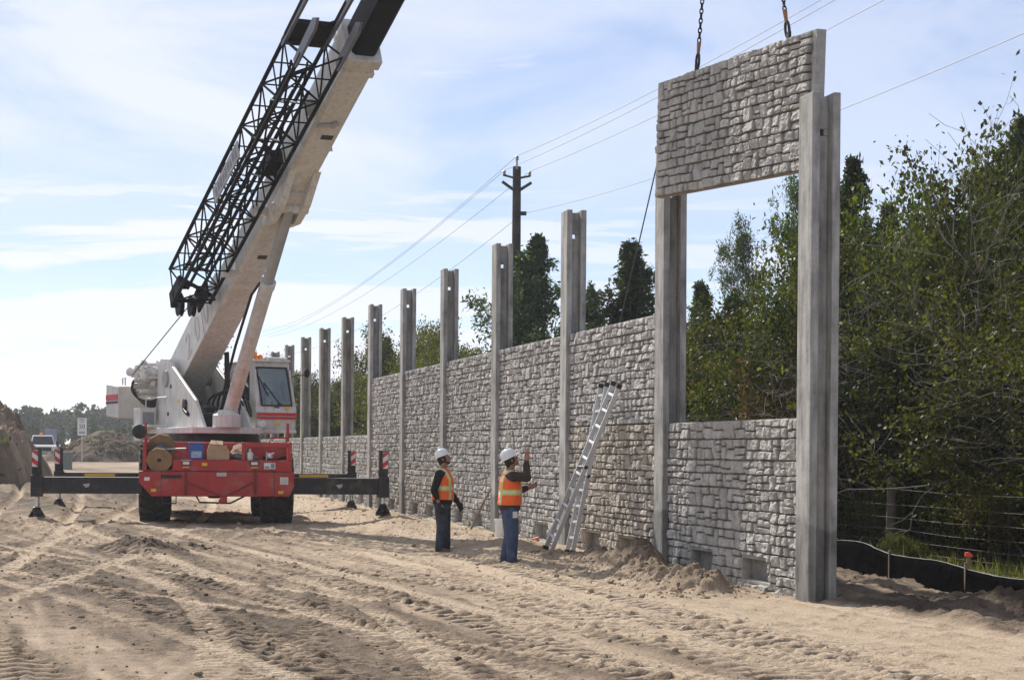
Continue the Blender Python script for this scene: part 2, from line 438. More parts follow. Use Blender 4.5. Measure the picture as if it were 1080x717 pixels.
for k in range(17):                                   # wheel pairs of trucks and loaders, old and new
    q0_ = 3.0 + 11.5 * (k + _tr.random()) / 17; m_ = _tr.choice((0.05, 0.12, 0.18, 0.24, 0.30, 0.38, -0.08, -0.16)) + _tr.uniform(-0.03, 0.03); c_ = _tr.choice((0.001, 0.002, 0.004, 0.008, -0.003))
    gap = _tr.uniform(1.6, 2.1); w_ = _tr.uniform(0.24, 0.40); dm_ = _tr.choice((-0.50, -0.38, -0.25, 0.35, 0.50)); per_ = _tr.uniform(0.13, 0.24); s1_ = _tr.choice((18, 26, 40, 60))
    for e_ in (0, 1): track(q0_ + gap * e_, m_ + 0.004 * e_, c_, w_, _tr.uniform(0.022, 0.04), per_, 0.016 + 0.02 * _tr.random(), dm_, _tr.uniform(0.3, 0.9), -14, s1_)
MOUNDS = [(-6.45, 33.2, 0.75, 0.22), (-6.05, 32.6, 0.5, 0.15), (-5.6, 33.8, 0.4, 0.1)]

def ground(x, y, full=True):
    """height and dampness at world points"""
    x = np.asarray(x, float); y = np.asarray(y, float)
    dx = x - A0.x; dy = y - A0.y
    s = dx * WD.x + dy * WD.y; q = dx * WN.x + dy * WN.y
    near = 1 - sstep(70, 120, y)
    h = 0.75 * sstep(62, 146, y) + 0.35 * sstep(150, 260, y)
    h = h + 0.034 * np.clip(-6.5 - x, 0, 14) * sstep(30, 42, y) * (1 - sstep(70, 110, y))
    wob = fbm(s * 0.05, q * 0.08, 3, 2) * 0.5
    # broad unevenness, elongated along the haul direction
    h = h + near * (fbm(s * 0.14, q * 0.40, 11, 2) * 0.014)
    lum = fbm(x * 1.6, y * 1.6, 21, 4, 0.6)
    h = h + near * lum * 0.012
    damp = np.clip(0.34 + fbm((s - 2.2 * q) * 0.07, (q - 0.12 * s) * 0.62, 31, 5, 0.70) * 1.15 + 0.25 * fbm(x * 1.2, y * 0.8, 33, 3), 0, 1) * (0.30 + 0.50 * sstep(1.5, 7.0, q))
    sc1 = fbm(s * 0.28, (q - 0.16 * s) * 5.5, 141, 3, 0.6); sc2 = fbm(s * 0.22, (q - 0.04 * s) * 7.5, 143, 3, 0.6); sc3 = fbm((s + 0.3 * q) * 0.3, (q + 0.2 * s) * 6.0, 145, 3, 0.6)
    pk = fbm(s * 0.10, q * 0.3, 147, 2)
    scr = np.where(pk > 0.12, sc3, np.where(pk > -0.14, sc1, sc2))
    h = h + near * scr * 0.016
    damp = damp + near * np.clip(scr, -0.6, 0.7) * 0.42
    damp = damp + 0.08 + 0.30 * sstep(3.0, 6.0, q) + 0.06 * sstep(12, 30, s) * sstep(3.5, 6, q)
    # strip near the wall : loose spoil
    front = sstep(-0.1, 0.25, q)
    strip = front * (1 - sstep(1.5, 3.2, q))
    h = h + strip * (0.10 + 0.05 * fbm(s * 0.5, q * 0.8, 41, 3)) * sstep(3, 9, s)
    damp = np.where(strip > 0.3, damp * 0.5 + 0.12, damp)
    # spoil ridge in front of the nearest bay
    rq = 0.80 + 0.25 * np.sin(s * 0.9) + fbm(s * 0.7, s * 0 + 3, 51, 2) * 0.25
    ridge = np.exp(-((q - rq) / 0.42) ** 2) * sstep(0.1, 1.3, s) * (1 - sstep(5.2, 9.5, s))
    cl = fbm(x * 3.2, y * 3.2, 61, 4, 0.65)
    h = h + ridge * (0.17 + 0.15 * fbm(s * 1.1, q * 1.1, 71, 3) + 0.20 * cl)
    r3 = np.exp(-((q - 0.62 - 0.12 * np.sin(s * 2.1)) / 0.30) ** 2) * sstep(0.0, 0.9, s) * (1 - sstep(4.5, 7.5, s))
    h = h + r3 * (0.12 + 0.13 * fbm(s * 1.3, q * 1.2, 77, 3) + 0.13 * cl); damp = damp + r3 * 0.30 * (0.7 + cl)
    r2 = np.exp(-((q - 1.15) / 0.5) ** 2) * sstep(8, 10, s) * (1 - sstep(36, 44, s))
    h = h + r2 * (0.05 + 0.12 * np.clip(fbm(s * 0.8, q, 81, 3), 0, 1) + 0.08 * cl)
    damp = damp + ridge * 0.34 * (0.7 + cl)
    # spoil between near post and silt fence
    back = (1 - sstep(-0.5, -0.1, q)) * sstep(-4.6, -3.4, q)
    h = h + back * (0.04 + 0.14 * np.clip(fbm(x * 0.9, y * 0.9, 91, 3) + 0.1, 0, 1) + 0.05 * cl)
    damp = damp + back * (0.62 + 0.5 * fbm(x * 0.7, y * 0.5, 93, 3))
    nb = np.exp(-((s + 2.6) / 1.6) ** 2 - ((q + 1.9) / 1.2) ** 2)
    h = h + nb * (0.14 + 0.12 * cl); damp = damp + nb * 0.5
    # tracks
    if full:
        flat = np.zeros_like(h)
        for (q0, m, c, w, dep, per, lug, dm, chev, s0, s1) in TR:
            c0 = q0 + m * (s - 5) + c * (s - 5) ** 2 + wob * 0.35
            t = (q - c0); lim = sstep(s0 - 2, s0 + 2, s) * (1 - sstep(s1 - 6, s1 + 6, s)) * sstep(0.9, 1.7, q) * near
            pres = lim * (0.55 + 0.45 * sstep(-0.25, 0.25, fbm(s * 0.22 + q0 * 7, q * 0 + q0, 101, 3)))
            ins = 1 - sstep(w * 0.5 - 0.022, w * 0.5 + 0.022, np.abs(t))
            rim = np.exp(-((np.abs(t) - w * 0.5 - 0.055) / 0.045) ** 2)
            ph = (s + chev * np.abs(t) + 0.03 * lum) * (2 * math.pi / per)
            lg = np.tanh(np.sin(ph) * 5.0 + 0.8)
            h = h * (1 - (0.45 if dm > 0 else 0.7) * ins * pres) + pres * (-0.45 * dep * ins + rim * dep * (0.40 + 0.55 * lum) + ins * lug * (0.62 * lg + 0.2 * lum))
            damp = damp * (1 - (0.25 if dm > 0.15 else 0.5) * ins * pres) + pres * ins * dm * (0.55 if dm > 0 else 0.85) * (0.65 + 0.35 * (0.5 - 0.5 * lg)) - pres * ins * 0.20 * lg + pres * rim * 0.10
    for (mx, my, mr, mh) in MOUNDS:
        dd = np.hypot((x - mx), (y - my) * 0.8) / mr
        g = np.exp(-dd * dd * 1.6)
        h = h + g * (mh + 0.09 * cl * mh / 0.2); damp = damp + g * 1.0 * (0.8 + 0.6 * cl)
    h = h + near * sstep(0.2, 0.6, fbm(x * 5.0, y * 5.0, 131, 3, 0.6)) * 0.022 + near * sstep(0.30, 0.8, damp) * (0.6 + 0.8 * sstep(0.45, 0.7, damp)) * fbm(x * 10.0, y * 8.0, 133, 3, 0.75) * 0.017
    # vegetation floor behind the fences
    veg = 1 - sstep(-5.5, -4.2, q)
    damp = np.where(veg > 0.5, 2.0 + 0 * damp, np.clip(damp, 0, 1.3))
    return h, damp
def gz(x, y): return float(ground(np.array([x]), np.array([y]))[0][0])

def axis(parts):
    out = []
    for a, b, st in parts:
        n = max(1, int(round((b - a) / st))); out.append(np.linspace(a, b, n, endpoint=False))
    return np.concatenate(out + [np.array([parts[-1][1]])])
gx = axis([(-900, -300, 100), (-300, -100, 25), (-100, -40, 6), (-40, -20, 1.0), (-20, -9.5, 0.10), (-9.5, 7.5, 0.034), (7.5, 12, 0.12), (12, 40, 1.5), (40, 100, 8), (100, 300, 40), (300, 900, 100)])
gy = axis([(-300, -20, 40), (-20, 6, 2.0), (6, 13, 0.25), (13, 30, 0.037), (30, 44, 0.055), (44, 62, 0.11), (62, 100, 0.5), (100, 180, 2), (180, 400, 12), (400, 1500, 80)])
GX, GY = np.meshgrid(gx, gy)
gh, gd = ground(GX.ravel(), GY.ravel())
nx, ny = len(gx), len(gy)
idx = np.arange(nx * ny).reshape(ny, nx)
gf = np.stack([idx[:-1, :-1], idx[:-1, 1:], idx[1:, 1:], idx[1:, :-1]], -1).reshape(-1, 4)

def ground_mat():
    m, nt, N, L = new_mat('churned sand')
    out = node(nt, 'ShaderNodeOutputMaterial'); b = node(nt, 'ShaderNodeBsdfPrincipled'); L.new(b.outputs[0], out.inputs[0])
    b.inputs['Roughness'].default_value = 0.95; b.inputs['Specular IOR Level'].default_value = 0.15
    tc = node(nt, 'ShaderNodeTexCoord'); at_ = node(nt, 'ShaderNodeAttribute'); at_.attribute_name = 'damp'
    n1 = node(nt, 'ShaderNodeTexNoise'); n1.inputs['Scale'].default_value = 2.3; n1.inputs['Detail'].default_value = 10; n1.inputs['Roughness'].default_value = 0.7
    L.new(tc.outputs['Object'], n1.inputs['Vector'])
    ad = node(nt, 'ShaderNodeMath', operation='MULTIPLY_ADD'); L.new(n1.outputs[0], ad.inputs[0]); ad.inputs[1].default_value = 0.9; L.new(at_.outputs['Fac'], ad.inputs[2])
    sb = node(nt, 'ShaderNodeMath', operation='SUBTRACT'); L.new(ad.outputs[0], sb.inputs[0]); sb.inputs[1].default_value = 0.45
    cr = node(nt, 'ShaderNodeValToRGB'); e = cr.color_ramp.elements
    e[0].position = 0.08; e[0].color = (0.46, 0.363, 0.262, 1)
    e[1].position = 1.0; e[1].color = (0.075, 0.055, 0.039, 1)
    k = e.new(0.34); k.color = (0.322, 0.245, 0.173, 1)
    k = e.new(0.62); k.color = (0.195, 0.147, 0.104, 1)
    hl = node(nt, 'ShaderNodeMath', operation='MULTIPLY'); hl.inputs[1].default_value = 0.80; L.new(sb.outputs[0], hl.inputs[0]); L.new(hl.outputs[0], cr.inputs[0])
    n2 = node(nt, 'ShaderNodeTexNoise'); n2.inputs['Scale'].default_value = 45; n2.inputs['Detail'].default_value = 6; L.new(tc.outputs['Object'], n2.inputs['Vector'])
    mr = node(nt, 'ShaderNodeMapRange'); mr.inputs[1].default_value = 0.3; mr.inputs[2].default_value = 0.7; mr.inputs[3].default_value = 0.78; mr.inputs[4].default_value = 1.2
    L.new(n2.outputs[0], mr.inputs[0])
    mx = node(nt, 'ShaderNodeMix', data_type='RGBA', blend_type='MULTIPLY'); mx.inputs[0].default_value = 1
    L.new(cr.outputs[0], mx.inputs[6]); L.new(mr.outputs[0], mx.inputs[7])
    L.new(mx.outputs[2], b.inputs['Base Color'])
    n3 = node(nt, 'ShaderNodeTexNoise'); n3.inputs['Scale'].default_value = 28; n3.inputs['Detail'].default_value = 9; n3.inputs['Roughness'].default_value = 0.65
    L.new(tc.outputs['Object'], n3.inputs['Vector'])
    bp = node(nt, 'ShaderNodeBump'); bp.inputs['Strength'].default_value = 1.0; bp.inputs['Distance'].default_value = 0.04
    L.new(n3.outputs[0], bp.inputs['Height']); L.new(bp.outputs[0], b.inputs['Normal'])
    return m
M['ground'] = ground_mat()
g = link('ground', np_mesh('ground', np.stack([GX.ravel(), GY.ravel(), gh], -1), gf, M['ground'], smooth=True, attrs={'damp': gd}))
tag(g, kind='structure')
del GX, GY, gf, idx

# loose clods (nobody could count them)
def ico():
    import bmesh
    bm = bmesh.new(); bmesh.ops.create_icosphere(bm, subdivisions=1, radius=1)
    v = np.array([p.co[:] for p in bm.verts]); f = np.array([[q.index for q in p.verts] for p in bm.faces]); bm.free(); return v, f
IV, IF = ico()
def clods(pts, sizes, r):
    n = len(pts)
    vs = IV[None] * (1 + 0.5 * (r.random((n, len(IV), 1)) - 0.5)) * sizes[:, None, None]
    vs = vs * (0.6 + 0.8 * r.random((n, 1, 3)))
    vs[:, :, 2] *= 0.75
    vs = vs + pts[:, None]
    fs = IF[None] + (np.arange(n) * len(IV))[:, None, None]
    return vs.reshape(-1, 3), fs.reshape(-1, 3)
r = np.random.default_rng(77)
sq = []
for _ in range(1500): sq.append((r.uniform(0.2, 8.5), abs(r.normal(0.9, 0.5)) + 0.05))
for _ in range(1400): sq.append((r.uniform(8, 50), abs(r.normal(1.2, 0.8)) + 0.05))
for _ in range(3600): sq.append((r.uniform(-11, 40), r.uniform(1.5, 17)))
for _ in range(500): sq.append((r.uniform(-9, 10), r.uniform(-3.2, -0.5)))
sq = np.array(sq)
cx = A0.x + WD.x * sq[:, 0] + WN.x * sq[:, 1]; cy = A0.y + WD.y * sq[:, 0] + WN.y * sq[:, 1]
extra = []
for (mx, my, mr, mh) in MOUNDS:
    for _ in range(60): extra.append((mx + r.normal(0, mr * 0.6), my + r.normal(0, mr * 0.7)))
extra = np.array(extra); cx = np.concatenate([cx, extra[:, 0]]); cy = np.concatenate([cy, extra[:, 1]])
h_, d_ = ground(cx, cy)
sz = np.clip(r.lognormal(-4.35, 0.5, len(cx)), 0.006, 0.05)
vs, fs = clods(np.stack([cx, cy, h_ + sz * 0.25], -1), sz, r)
dc = np.repeat(np.clip(d_ * 0.8 + r.uniform(-0.1, 0.15, len(cx)), 0, 1.0), len(IV))
o = link('soil_clods', np_mesh('soil_clods', vs, fs, M['ground'], smooth=True, attrs={'damp': dc}))
tag(o, 'loose clods of sandy soil strewn over the churned ground', 'soil', kind='stuff')

# ------------------------------------------------------------------ heaps of earth
def heap(name, cx, cy, rx, ry, hgt, seed, res, label, damp0, rough=0.25, power=1.0):
    xs = np.linspace(-1.25, 1.25, res); X, Y = np.meshgrid(xs, xs)
    X = X.ravel() * rx; Y = Y.ravel() * ry
    d = np.hypot(X / rx, Y / ry)
    d = d * (1 + 0.18 * fbm((X + 50) / rx * 1.3, Y / ry * 1.3, seed, 3))
    z = hgt * np.clip(1 - d, -0.08, 1) ** 1 if power == 1.0 else hgt * (np.clip(1 - d, 0, 1) ** power - 0.04)
    z = np.minimum(z, hgt * 0.86 + 0.06 * hgt * fbm(X * 0.7, Y * 0.7, seed + 9, 3))
    z = z + rough * (fbm(X * 0.9, Y * 0.9, seed + 20, 6, 0.68) + 0.5 * fbm(X * 3.1, Y * 3.1, seed + 25, 3, 0.6)) * sstep(-0.1, 0.3, 1 - d) * hgt * 0.18
    h0, _ = ground(X + cx, Y + cy, False)
    z0 = gz(cx, cy)
    idx = np.arange(res * res).reshape(res, res)
    f = np.stack([idx[:-1, :-1], idx[:-1, 1:], idx[1:, 1:], idx[1:, :-1]], -1).reshape(-1, 4)
    dm = damp0 + 0.5 * fbm(X * 0.5, Y * 0.9, seed + 40, 4)
    me = np_mesh(name, np.stack([X, Y, z - 0.05 + (h0 - z0)], -1), f, M['ground'], smooth=True, attrs={'damp': dm})
    o = link(name, me); o.location = (cx, cy, z0)
    return tag(o, label, 'dirt heap')
heap('dirt_mound', -23.2, 73.5, 5.2, 9.0, 5.9, 4, 260, 'tall steep heap of brown sandy earth at the edge of the site', 0.66, 0.9, 0.62)
heap('brush_mound', -29.6, 142, 4.6, 6.0, 2.6, 8, 90, 'low grey brown mound of earth and brush beyond the crane outriggers', 1.2, 0.8, 0.8)

# ------------------------------------------------------------------ posts
def post_mesh():
    H = 6.08; mb = MB()
    mb.box(-0.225, 0.225, 0.08, 0.18, -0.4, H); mb.box(-0.225, 0.225, -0.18, -0.085, -0.4, H)
    y0, y1 = -0.085, 0.08
    mb.box(-0.06, 0.06, y0, y1, -0.4, 5.58); mb.box(-0.06, 0.06, y0, y1, 5.66, H - 0.035)
    mb.box(-0.06, 0.06, y0, -0.03, 5.58, 5.66); mb.box(-0.06, 0.06, 0.05, y1, 5.58, 5.66)
    return mb.mesh('post', M['concrete'])
PM = post_mesh()
PC = W(-0.225, -0.18)
GP = 'concrete posts of the noise wall'
plab = [
    'thick concrete H post ending the wall, stained dark at its foot',
    'concrete post standing under the far end of the hanging stone panel',
    'concrete post beside the leaning aluminium ladder',
    'concrete post behind the man with the raised hand, wooden pole propped on it',
    'concrete post directly behind the man whose arms hang down',
    'concrete post between the black outrigger end and the man whose arms hang down',
    'concrete post where the wall steps down from two panel rows to one',
    'first bare topped concrete post past the step in the wall, towards the crane',
    'second bare topped concrete post past the step in the wall, towards the crane',
    'third bare topped concrete post past the step in the wall, beside the cab',
    'fourth bare topped concrete post past the step, just clear of the cab mirror',
    'weathered concrete post rising behind the crane cab roof beside the beacon',
    'concrete post hidden behind the crane cab, second from the far end of the wall',
    'last concrete post at the far end of the wall behind the crane cab',
]
for k in range(14):
    o = link('concrete_post', PM)
    p = PC + WD * (PITCH * k)
    j = random.Random(k); o.location = (p.x, p.y, 0); o.rotation_euler = (rad(j.uniform(-0.12, 0.12)), rad(j.uniform(-0.25, 0.25)) if k else 0.0, WANG)
    j = random.Random(k); t = 0.92 + 0.16 * j.random()
    if k >= 7: t *= 0.9
    o.color = (t, t * (0.985 if k < 7 else 0.96), t * (0.97 if k < 7 else 0.88), 1)
    m = o.modifiers.new('bevel', 'BEVEL'); m.width = 0.012; m.segments = 2; m.limit_method = 'ANGLE'
    tag(o, plab[k], 'wall post', GP)

# ------------------------------------------------------------------ stone-faced panels
def panel_mesh(L, H, res, seed, openings=(), z_off=0.0, margin=0.15, unit=0.175, unitz=0.082):
    r = random.Random(seed); Lw = L - 2 * margin
    zb = [0.0]
    while zb[-1] < H - 0.12: zb.append(zb[-1] + r.choice((0.13, 0.19, 0.22, 0.25, 0.28)))
    k_ = H / zb[-1]; zb = [z * k_ for z in zb]
    cells = []                 # x0,x1,z0,z1
    def cut(x0, x1, z0, z1):
        w = x1 - x0; h = z1 - z0
        if h > 0.165 and r.random() < (0.80 if h > 0.21 else 0.6):
            zm = z0 + h * r.uniform(0.34, 0.66); cut(x0, x1, z0, zm); cut(x0, x1, zm, z1); return
        if w > 0.34 and r.random() < 0.72 or w > 0.52:
            xm = x0 + w * r.uniform(0.33, 0.67); cut(x0, xm, z0, z1); cut(xm, x1, z0, z1); return
        cells.append((x0, x1, z0, z1))
    for j in range(len(zb) - 1):
        xb = [0.0]
        while xb[-1] < Lw - 0.12: xb.append(xb[-1] + r.uniform(0.20, 0.62))
        kx = Lw / xb[-1]; xb = [x * kx for x in xb]
        for i in range(len(xb) - 1): cut(xb[i], xb[i + 1], zb[j], zb[j + 1])
    R = np.array(cells, float); n = len(R); rr = np.random.default_rng(seed)
    amp = 0.026 + 0.034 * rr.random(n); tone = 0.84 + 0.26 * rr.random(n)
    tx = (rr.random(n) - 0.5) * 0.22; tz = (rr.random(n) - 0.5) * 0.34
    nx_ = int(L / (res * 1.25)) + 1; nz_ = int(H / (res * 0.6)) + 1
    xs = np.linspace(0, L, nx_); zs = np.linspace(0, H, nz_)
    X, Z = np.meshgrid(xs, zs); X = X.ravel(); Z = Z.ravel()
    wx = X - margin + 0.012 * fbm(X * 6, Z * 6, seed + 1, 2); wz = Z + 0.010 * fbm(X * 3, Z * 6, seed + 2, 2)
    sid = np.zeros((nz_, nx_), int); wz2 = wz.reshape(nz_, nx_); wx2 = wx.reshape(nz_, nx_)
    for i, (x0, x1, z0, z1) in enumerate(cells):
        i0 = max(0, int((x0 + margin - 0.05) / L * nx_)); i1 = min(nx_, int((x1 + margin + 0.05) / L * nx_) + 2)
        j0 = max(0, int((z0 - 0.04) / H * nz_)); j1 = min(nz_, int((z1 + 0.04) / H * nz_) + 2)
        sl_ = (slice(j0, j1), slice(i0, i1))
        m_ = (wx2[sl_] >= x0) & (wx2[sl_] <= x1) & (wz2[sl_] >= (z0 if z0 > 0.001 else -1)) & (wz2[sl_] <= (z1 if z1 < H - 0.001 else H + 1))
        sid[sl_][m_] = i
    sid = sid.ravel()
    rc = R[sid]; lx = wx - rc[:, 0]; lz = wz - rc[:, 2]; sw = rc[:, 1] - rc[:, 0]; sh = rc[:, 3] - rc[:, 2]
    ex = np.minimum(lx, sw - lx) * 0.42; ez = np.minimum(lz, sh - lz)
    e = np.minimum(ex, ez) - 0.004 * np.exp(-np.abs(ex - ez) / 0.012)
    prof = sstep(0.002, 0.0115, e)
    crown = 0.003 * (1 - (2 * lx / np.maximum(sw, 1e-3) - 1) ** 2) * (1 - (2 * lz / np.maximum(sh, 1e-3) - 1) ** 2)
    hgt = prof * (amp[sid] + crown + tx[sid] * (lx - sw / 2) + tz[sid] * (lz - sh / 2) + 0.030 * (np.abs(fbm(X * 5, Z * 10, seed + 3, 4, 0.6)) - 0.15) + 0.006 * fbm(X * 30, Z * 40, seed + 7, 2) + 0.006)
    hgt = np.clip(hgt, 0, 0.085)
    inside = (wx > 0) & (wx < Lw)
    hgt = np.where(inside, hgt, 0.0)
    tn = np.where(inside, tone[sid] * (0.38 + 0.62 * prof), 0.9)
    yb = 0.055
    Yf = yb + hgt
    for (x0, x1, z0, z1) in openings:
        m_ = (X > x0) & (X < x1) & (Z > z0) & (Z < z1)
        Yf = np.where(m_, -0.062, Yf); tn = np.where(m_, 0.55, tn)
        fr = (X > x0 - 0.04) & (X < x1 + 0.04) & (Z > z0 - 0.04) & (Z < z1 + 0.04) & ~m_
        Yf = np.where(fr, yb + 0.012, Yf); tn = np.where(fr, 0.85, tn)
    idx = np.arange(nx_ * nz_).reshape(nz_, nx_)
    f = np.stack([idx[:-1, 1:], idx[:-1, :-1], idx[1:, :-1], idx[1:, 1:]], -1).reshape(-1, 4)
    front = np.stack([X, Yf, Z + z_off], -1)
    # border ring to the back
    ring = np.concatenate([idx[0, :], idx[1:, -1], idx[-1, -2::-1], idx[-2:0:-1, 0]])
    back = front[ring].copy(); back[:, 1] = -0.07
    f2f = front[ring].copy(); nb = len(ring); base = len(front)
    a = base + np.arange(nb); a2 = base + (np.arange(nb) + 1) % nb
    side = np.stack([a2, a, a + nb, a2 + nb], -1)
    corners = np.array([[0, -0.07, z_off], [L, -0.07, z_off], [L, -0.07, H + z_off], [0, -0.07, H + z_off]])
    cb = base + 2 * nb
    vs = np.concatenate([front, f2f, back, corners])
    fs = np.concatenate([f, side, np.array([[cb, cb + 1, cb + 2, cb + 3]])])
    tone_all = np.concatenate([tn, np.full(2 * nb + 4, 0.95)])
    return np_mesh('panel', vs, fs, M['stone'], smooth=True, attrs={'tone': tone_all}, sharp=38)
PL = PITCH - 0.16
opn = [(1.35, 2.35, 0.40, 0.68), (3.55, 4.55, 0.40, 0.68)]
LOW = [panel_mesh(PL, 2.50, 0.019, 11, opn, -0.30), panel_mesh(PL, 2.50, 0.021, 12, opn, -0.30)]
UP = [panel_mesh(PL, 1.66, 0.021, 21), panel_mesh(PL, 1.66, 0.021, 22)]
llab = [
    'lower stone faced panel with two drain openings, under the hanging panel',
    'tan stained lower stone panel behind the leaning ladder',
    'lower stone panel behind the man with the raised hand and the white bucket',
    'lower stone panel between the two men in orange vests',
    'lower stone panel just past the man whose arms hang down, towards the crane',
    'lower stone panel behind the black outrigger end, under the last upper panel',
    'lower stone panel with open sky above, first past the step in the wall',
    'lower stone panel with open sky above, second past the step in the wall',
    'lower stone panel with open sky above, third past the step in the wall',
    'lower stone panel seen beside the red crane body, fourth past the step',
    'lower stone panel seen over the red crane deck under the cab',
    'lower stone panel glimpsed behind the turntable over the red deck',
    'last lower stone panel at the far end of the wall behind the crane',
]
ulab = {1: 'upper stone panel above the leaning ladder', 2: 'upper stone panel above the man with the raised hand',
        3: 'upper stone panel above the gap between the two men', 4: 'upper stone panel just past the man whose arms hang down, towards the crane',
        5: 'last upper stone panel, where the wall steps down'}
for k in range(13):
    p = PC + WD * (PITCH * k + 0.08)
    o = link('stone_panel', LOW[0 if k in (0, 3, 6, 9, 12) else 1]); o.location = (p.x, p.y, 0); o.rotation_euler = (0, 0, WANG)
    o.color = (0.98, 0.90, 0.80, 1) if k == 1 else ((0.92, 0.90, 0.87, 1) if k == 0 else (1.0, 0.99, 0.97, 1))
    if k % 2: o.color = tuple(c * 0.97 for c in o.color[:3]) + (1,)
    tag(o, llab[k], 'wall panel', 'lower stone faced panels of the wall')
    if k in ulab:
        u = link('stone_panel', UP[k % 2]); u.location = (p.x, p.y, 2.206); u.rotation_euler = (0, 0, WANG)
        t = (0.98, 1.0, 0.99, 1.0, 1.02)[k - 1]; u.color = (t, t * 0.985, t * 0.97, 1)
        tag(u, ulab[k], 'wall panel', 'upper stone faced panels of the wall')

# ------------------------------------------------------------------ hanging panel, chains
HL = V((2.09, 28.75, 5.52)); HR = V((3.60, 23.46, 5.20))        # bottom front edge: far end, near end
hx = (HL - HR).normalized(); LEN = (HL - HR).length
hy = V((-hx.y, hx.x, 0)).normalized()                             # towards the road
hy = hy if hy.dot(WN) > 0 else -hy
hz = hx.cross(hy).normalized()
hm = link('hanging_stone_panel', panel_mesh(LEN, 1.67, 0.015, 31, (), 0.0, 0.10, 0.185, 0.092))
Mx = Matrix((hx, hy, hz)).transposed().to_4x4()
org = HR - hy * 0.055
Mx.translation = org
hm.matrix_world = Mx
hm.color = (0.95, 0.94, 0.92, 1)
tag(hm, 'stone faced concrete panel hanging tilted from two chains above the wall opening', 'wall panel')
def HP(x, y, z): return org + hx * x + hy * y + hz * z
HOOK = V((2.87, 26.0, 13.0))

def chain(t, label):
    b = HP(LEN * (1 - t), -0.005, 1.67)
    th = thing('lifting_chain', label, 'chain', b, group='chains holding the hanging panel')
    up = (HOOK - b); Lc = up.length; up.normalize()
    cl = MB()       # clutch plate and bail
    s = up.cross(hy).normalized()
    cl.box(-0.035, 0.035, -0.02, 0.02, -0.03, 0.10, lambda x, y, z: b + s * x + hy * y + V((0, 0, z)))
    cl.path([b + s * 0.055 * math.cos(a) + up * (0.15 + 0.11 * math.sin(a)) for a in np.linspace(0, 2 * math.pi, 17)], 0.019, 6)
    cl.build('clutch_ring', M['rope'], th, smooth=40)
    rg = MB()
    rg.tube(b + up * 0.25, b + up * 0.42, 0.022, 0.03, 8)
    rg.build('connector', mat('rusty connector', (0.36, 0.16, 0.08), 0.7, 0.3, 20), th, smooth=40)
    ln = MB(); pl = 0.066; n = int((Lc - 0.5) / pl)
    w = up.cross(s).normalized()
    for i in range(n):
        c = b + up * (0.44 + pl * i); side = s if i % 2 else w
        pts = []
        for a in np.linspace(0, 2 * math.pi, 9)[:-1]:
            pts.append(c + side * (0.024 * math.cos(a)) + up * (0.044 * math.sin(a)))
        ln.path(pts + [pts[0]], 0.0095, 5)
    ln.build('chain_links', M['blacksteel'], th, smooth=40)
    return th
chain(0.254, 'black lifting chain at the far end of the hanging panel')
chain(0.826, 'black lifting chain at the near end of the hanging panel')
# tag line
tl = MB(); p0 = HP(LEN - 0.05, -0.09, 1.2); p1 = V((1.15, 38.6, 0.3))
pts = [p0.lerp(p1, t) - V((0, 0, 0.35 * 4 * t * (1 - t) * 0.4)) for t in np.linspace(0, 1, 14)]
o = tl.path(pts, 0.011, 5).build('tag_line', M['rope'])
tag(o, 'thin dark rope slanting from the hanging panel down behind the wall', 'rope')
# ------------------------------------------------------------------ mobile crane
C0 = V((-6.78, 44.8, 0)); DC = V((-0.174, 0.985, 0)).normalized(); RC = V((DC.y, -DC.x, 0))
def K(x, s, z): return C0 + RC * x + DC * s + V((0, 0, z))
crane = thing('mobile_crane', 'red and white mobile crane on outriggers with its boom raised over the wall', 'crane', tuple(K(0, 4.2, 0)))
def B(): return MB()

body = B()
BW = 1.70
# lower rear box with chamfered ends
body.prism([(-BW - 0.08, 1.24), (-BW - 0.08, 0.98), (-BW + 0.20, 0.66), (BW - 0.05, 0.66), (BW + 0.06, 0.90), (BW + 0.06, 1.24)], 0.0, 0.72, lambda a, b, t: K(a, t, b))
carrier = body.build('carrier', M['red'], crane, bevel=0.015)
b = B()
b.box(-1.02, 0.83, 0.02, 0.10, 1.243, 1.50, K)                       # centre apron
b.box(0.83, BW, 0.02, 0.08, 1.243, 1.50, K)
b.box(-BW, BW, 0.10, 0.95, 1.20, 1.27, K)                            # deck floor
b.box(-BW, BW, 0.90, 0.98, 1.27, 1.92, K)                            # back wall of the bay
b.box(-BW, -BW + 0.09, 0.0, 0.90, 1.243, 1.92, K); b.box(BW - 0.09, BW, 0.0, 0.90, 1.50, 1.92, K)
b.box(0.55, 0.63, 0.06, 0.90, 1.50, 1.92, K)
b.box(0.63, BW - 0.09, 0.05, 0.14, 1.80, 1.90, K)
b.box(-0.35, 0.55, 0.62, 0.88, 1.50, 1.90, K)
b.build('rear_deck', M['red'], carrier, bevel=0.012)
b = B()
b.box(-1.30, 1.30, 0.98, 8.8, 1.15, 1.86, K); b.box(-0.62, 0.62, 0.72, 9.2, 0.72, 1.15, K)
b.box(-1.78, 1.78, 8.3, 9.0, 0.75, 1.35, K)
b.box(-BW, -1.30, 0.98, 2.9, 1.88, 1.93, K); b.box(1.30, BW, 0.98, 2.9, 1.88, 1.93, K)
b.box(-BW, -1.30, 5.4, 8.6, 1.88, 1.93, K); b.box(1.30, BW, 5.4, 8.6, 1.88, 1.93, K)
b.build('chassis', M['red'], carrier, bevel=0.015)
b = B()     # push bar V and vertical hinge strips on the rear face
for x in (-0.72, 0.86): b.box(x - 0.035, x + 0.035, -0.03, -0.004, 0.70, 1.30, K)
b.prism([(-0.68, 1.00), (-0.68, 0.955), (0.05, 0.67), (0.13, 0.67)], -0.03, -0.004, lambda a, bb, t: K(a, t, bb))
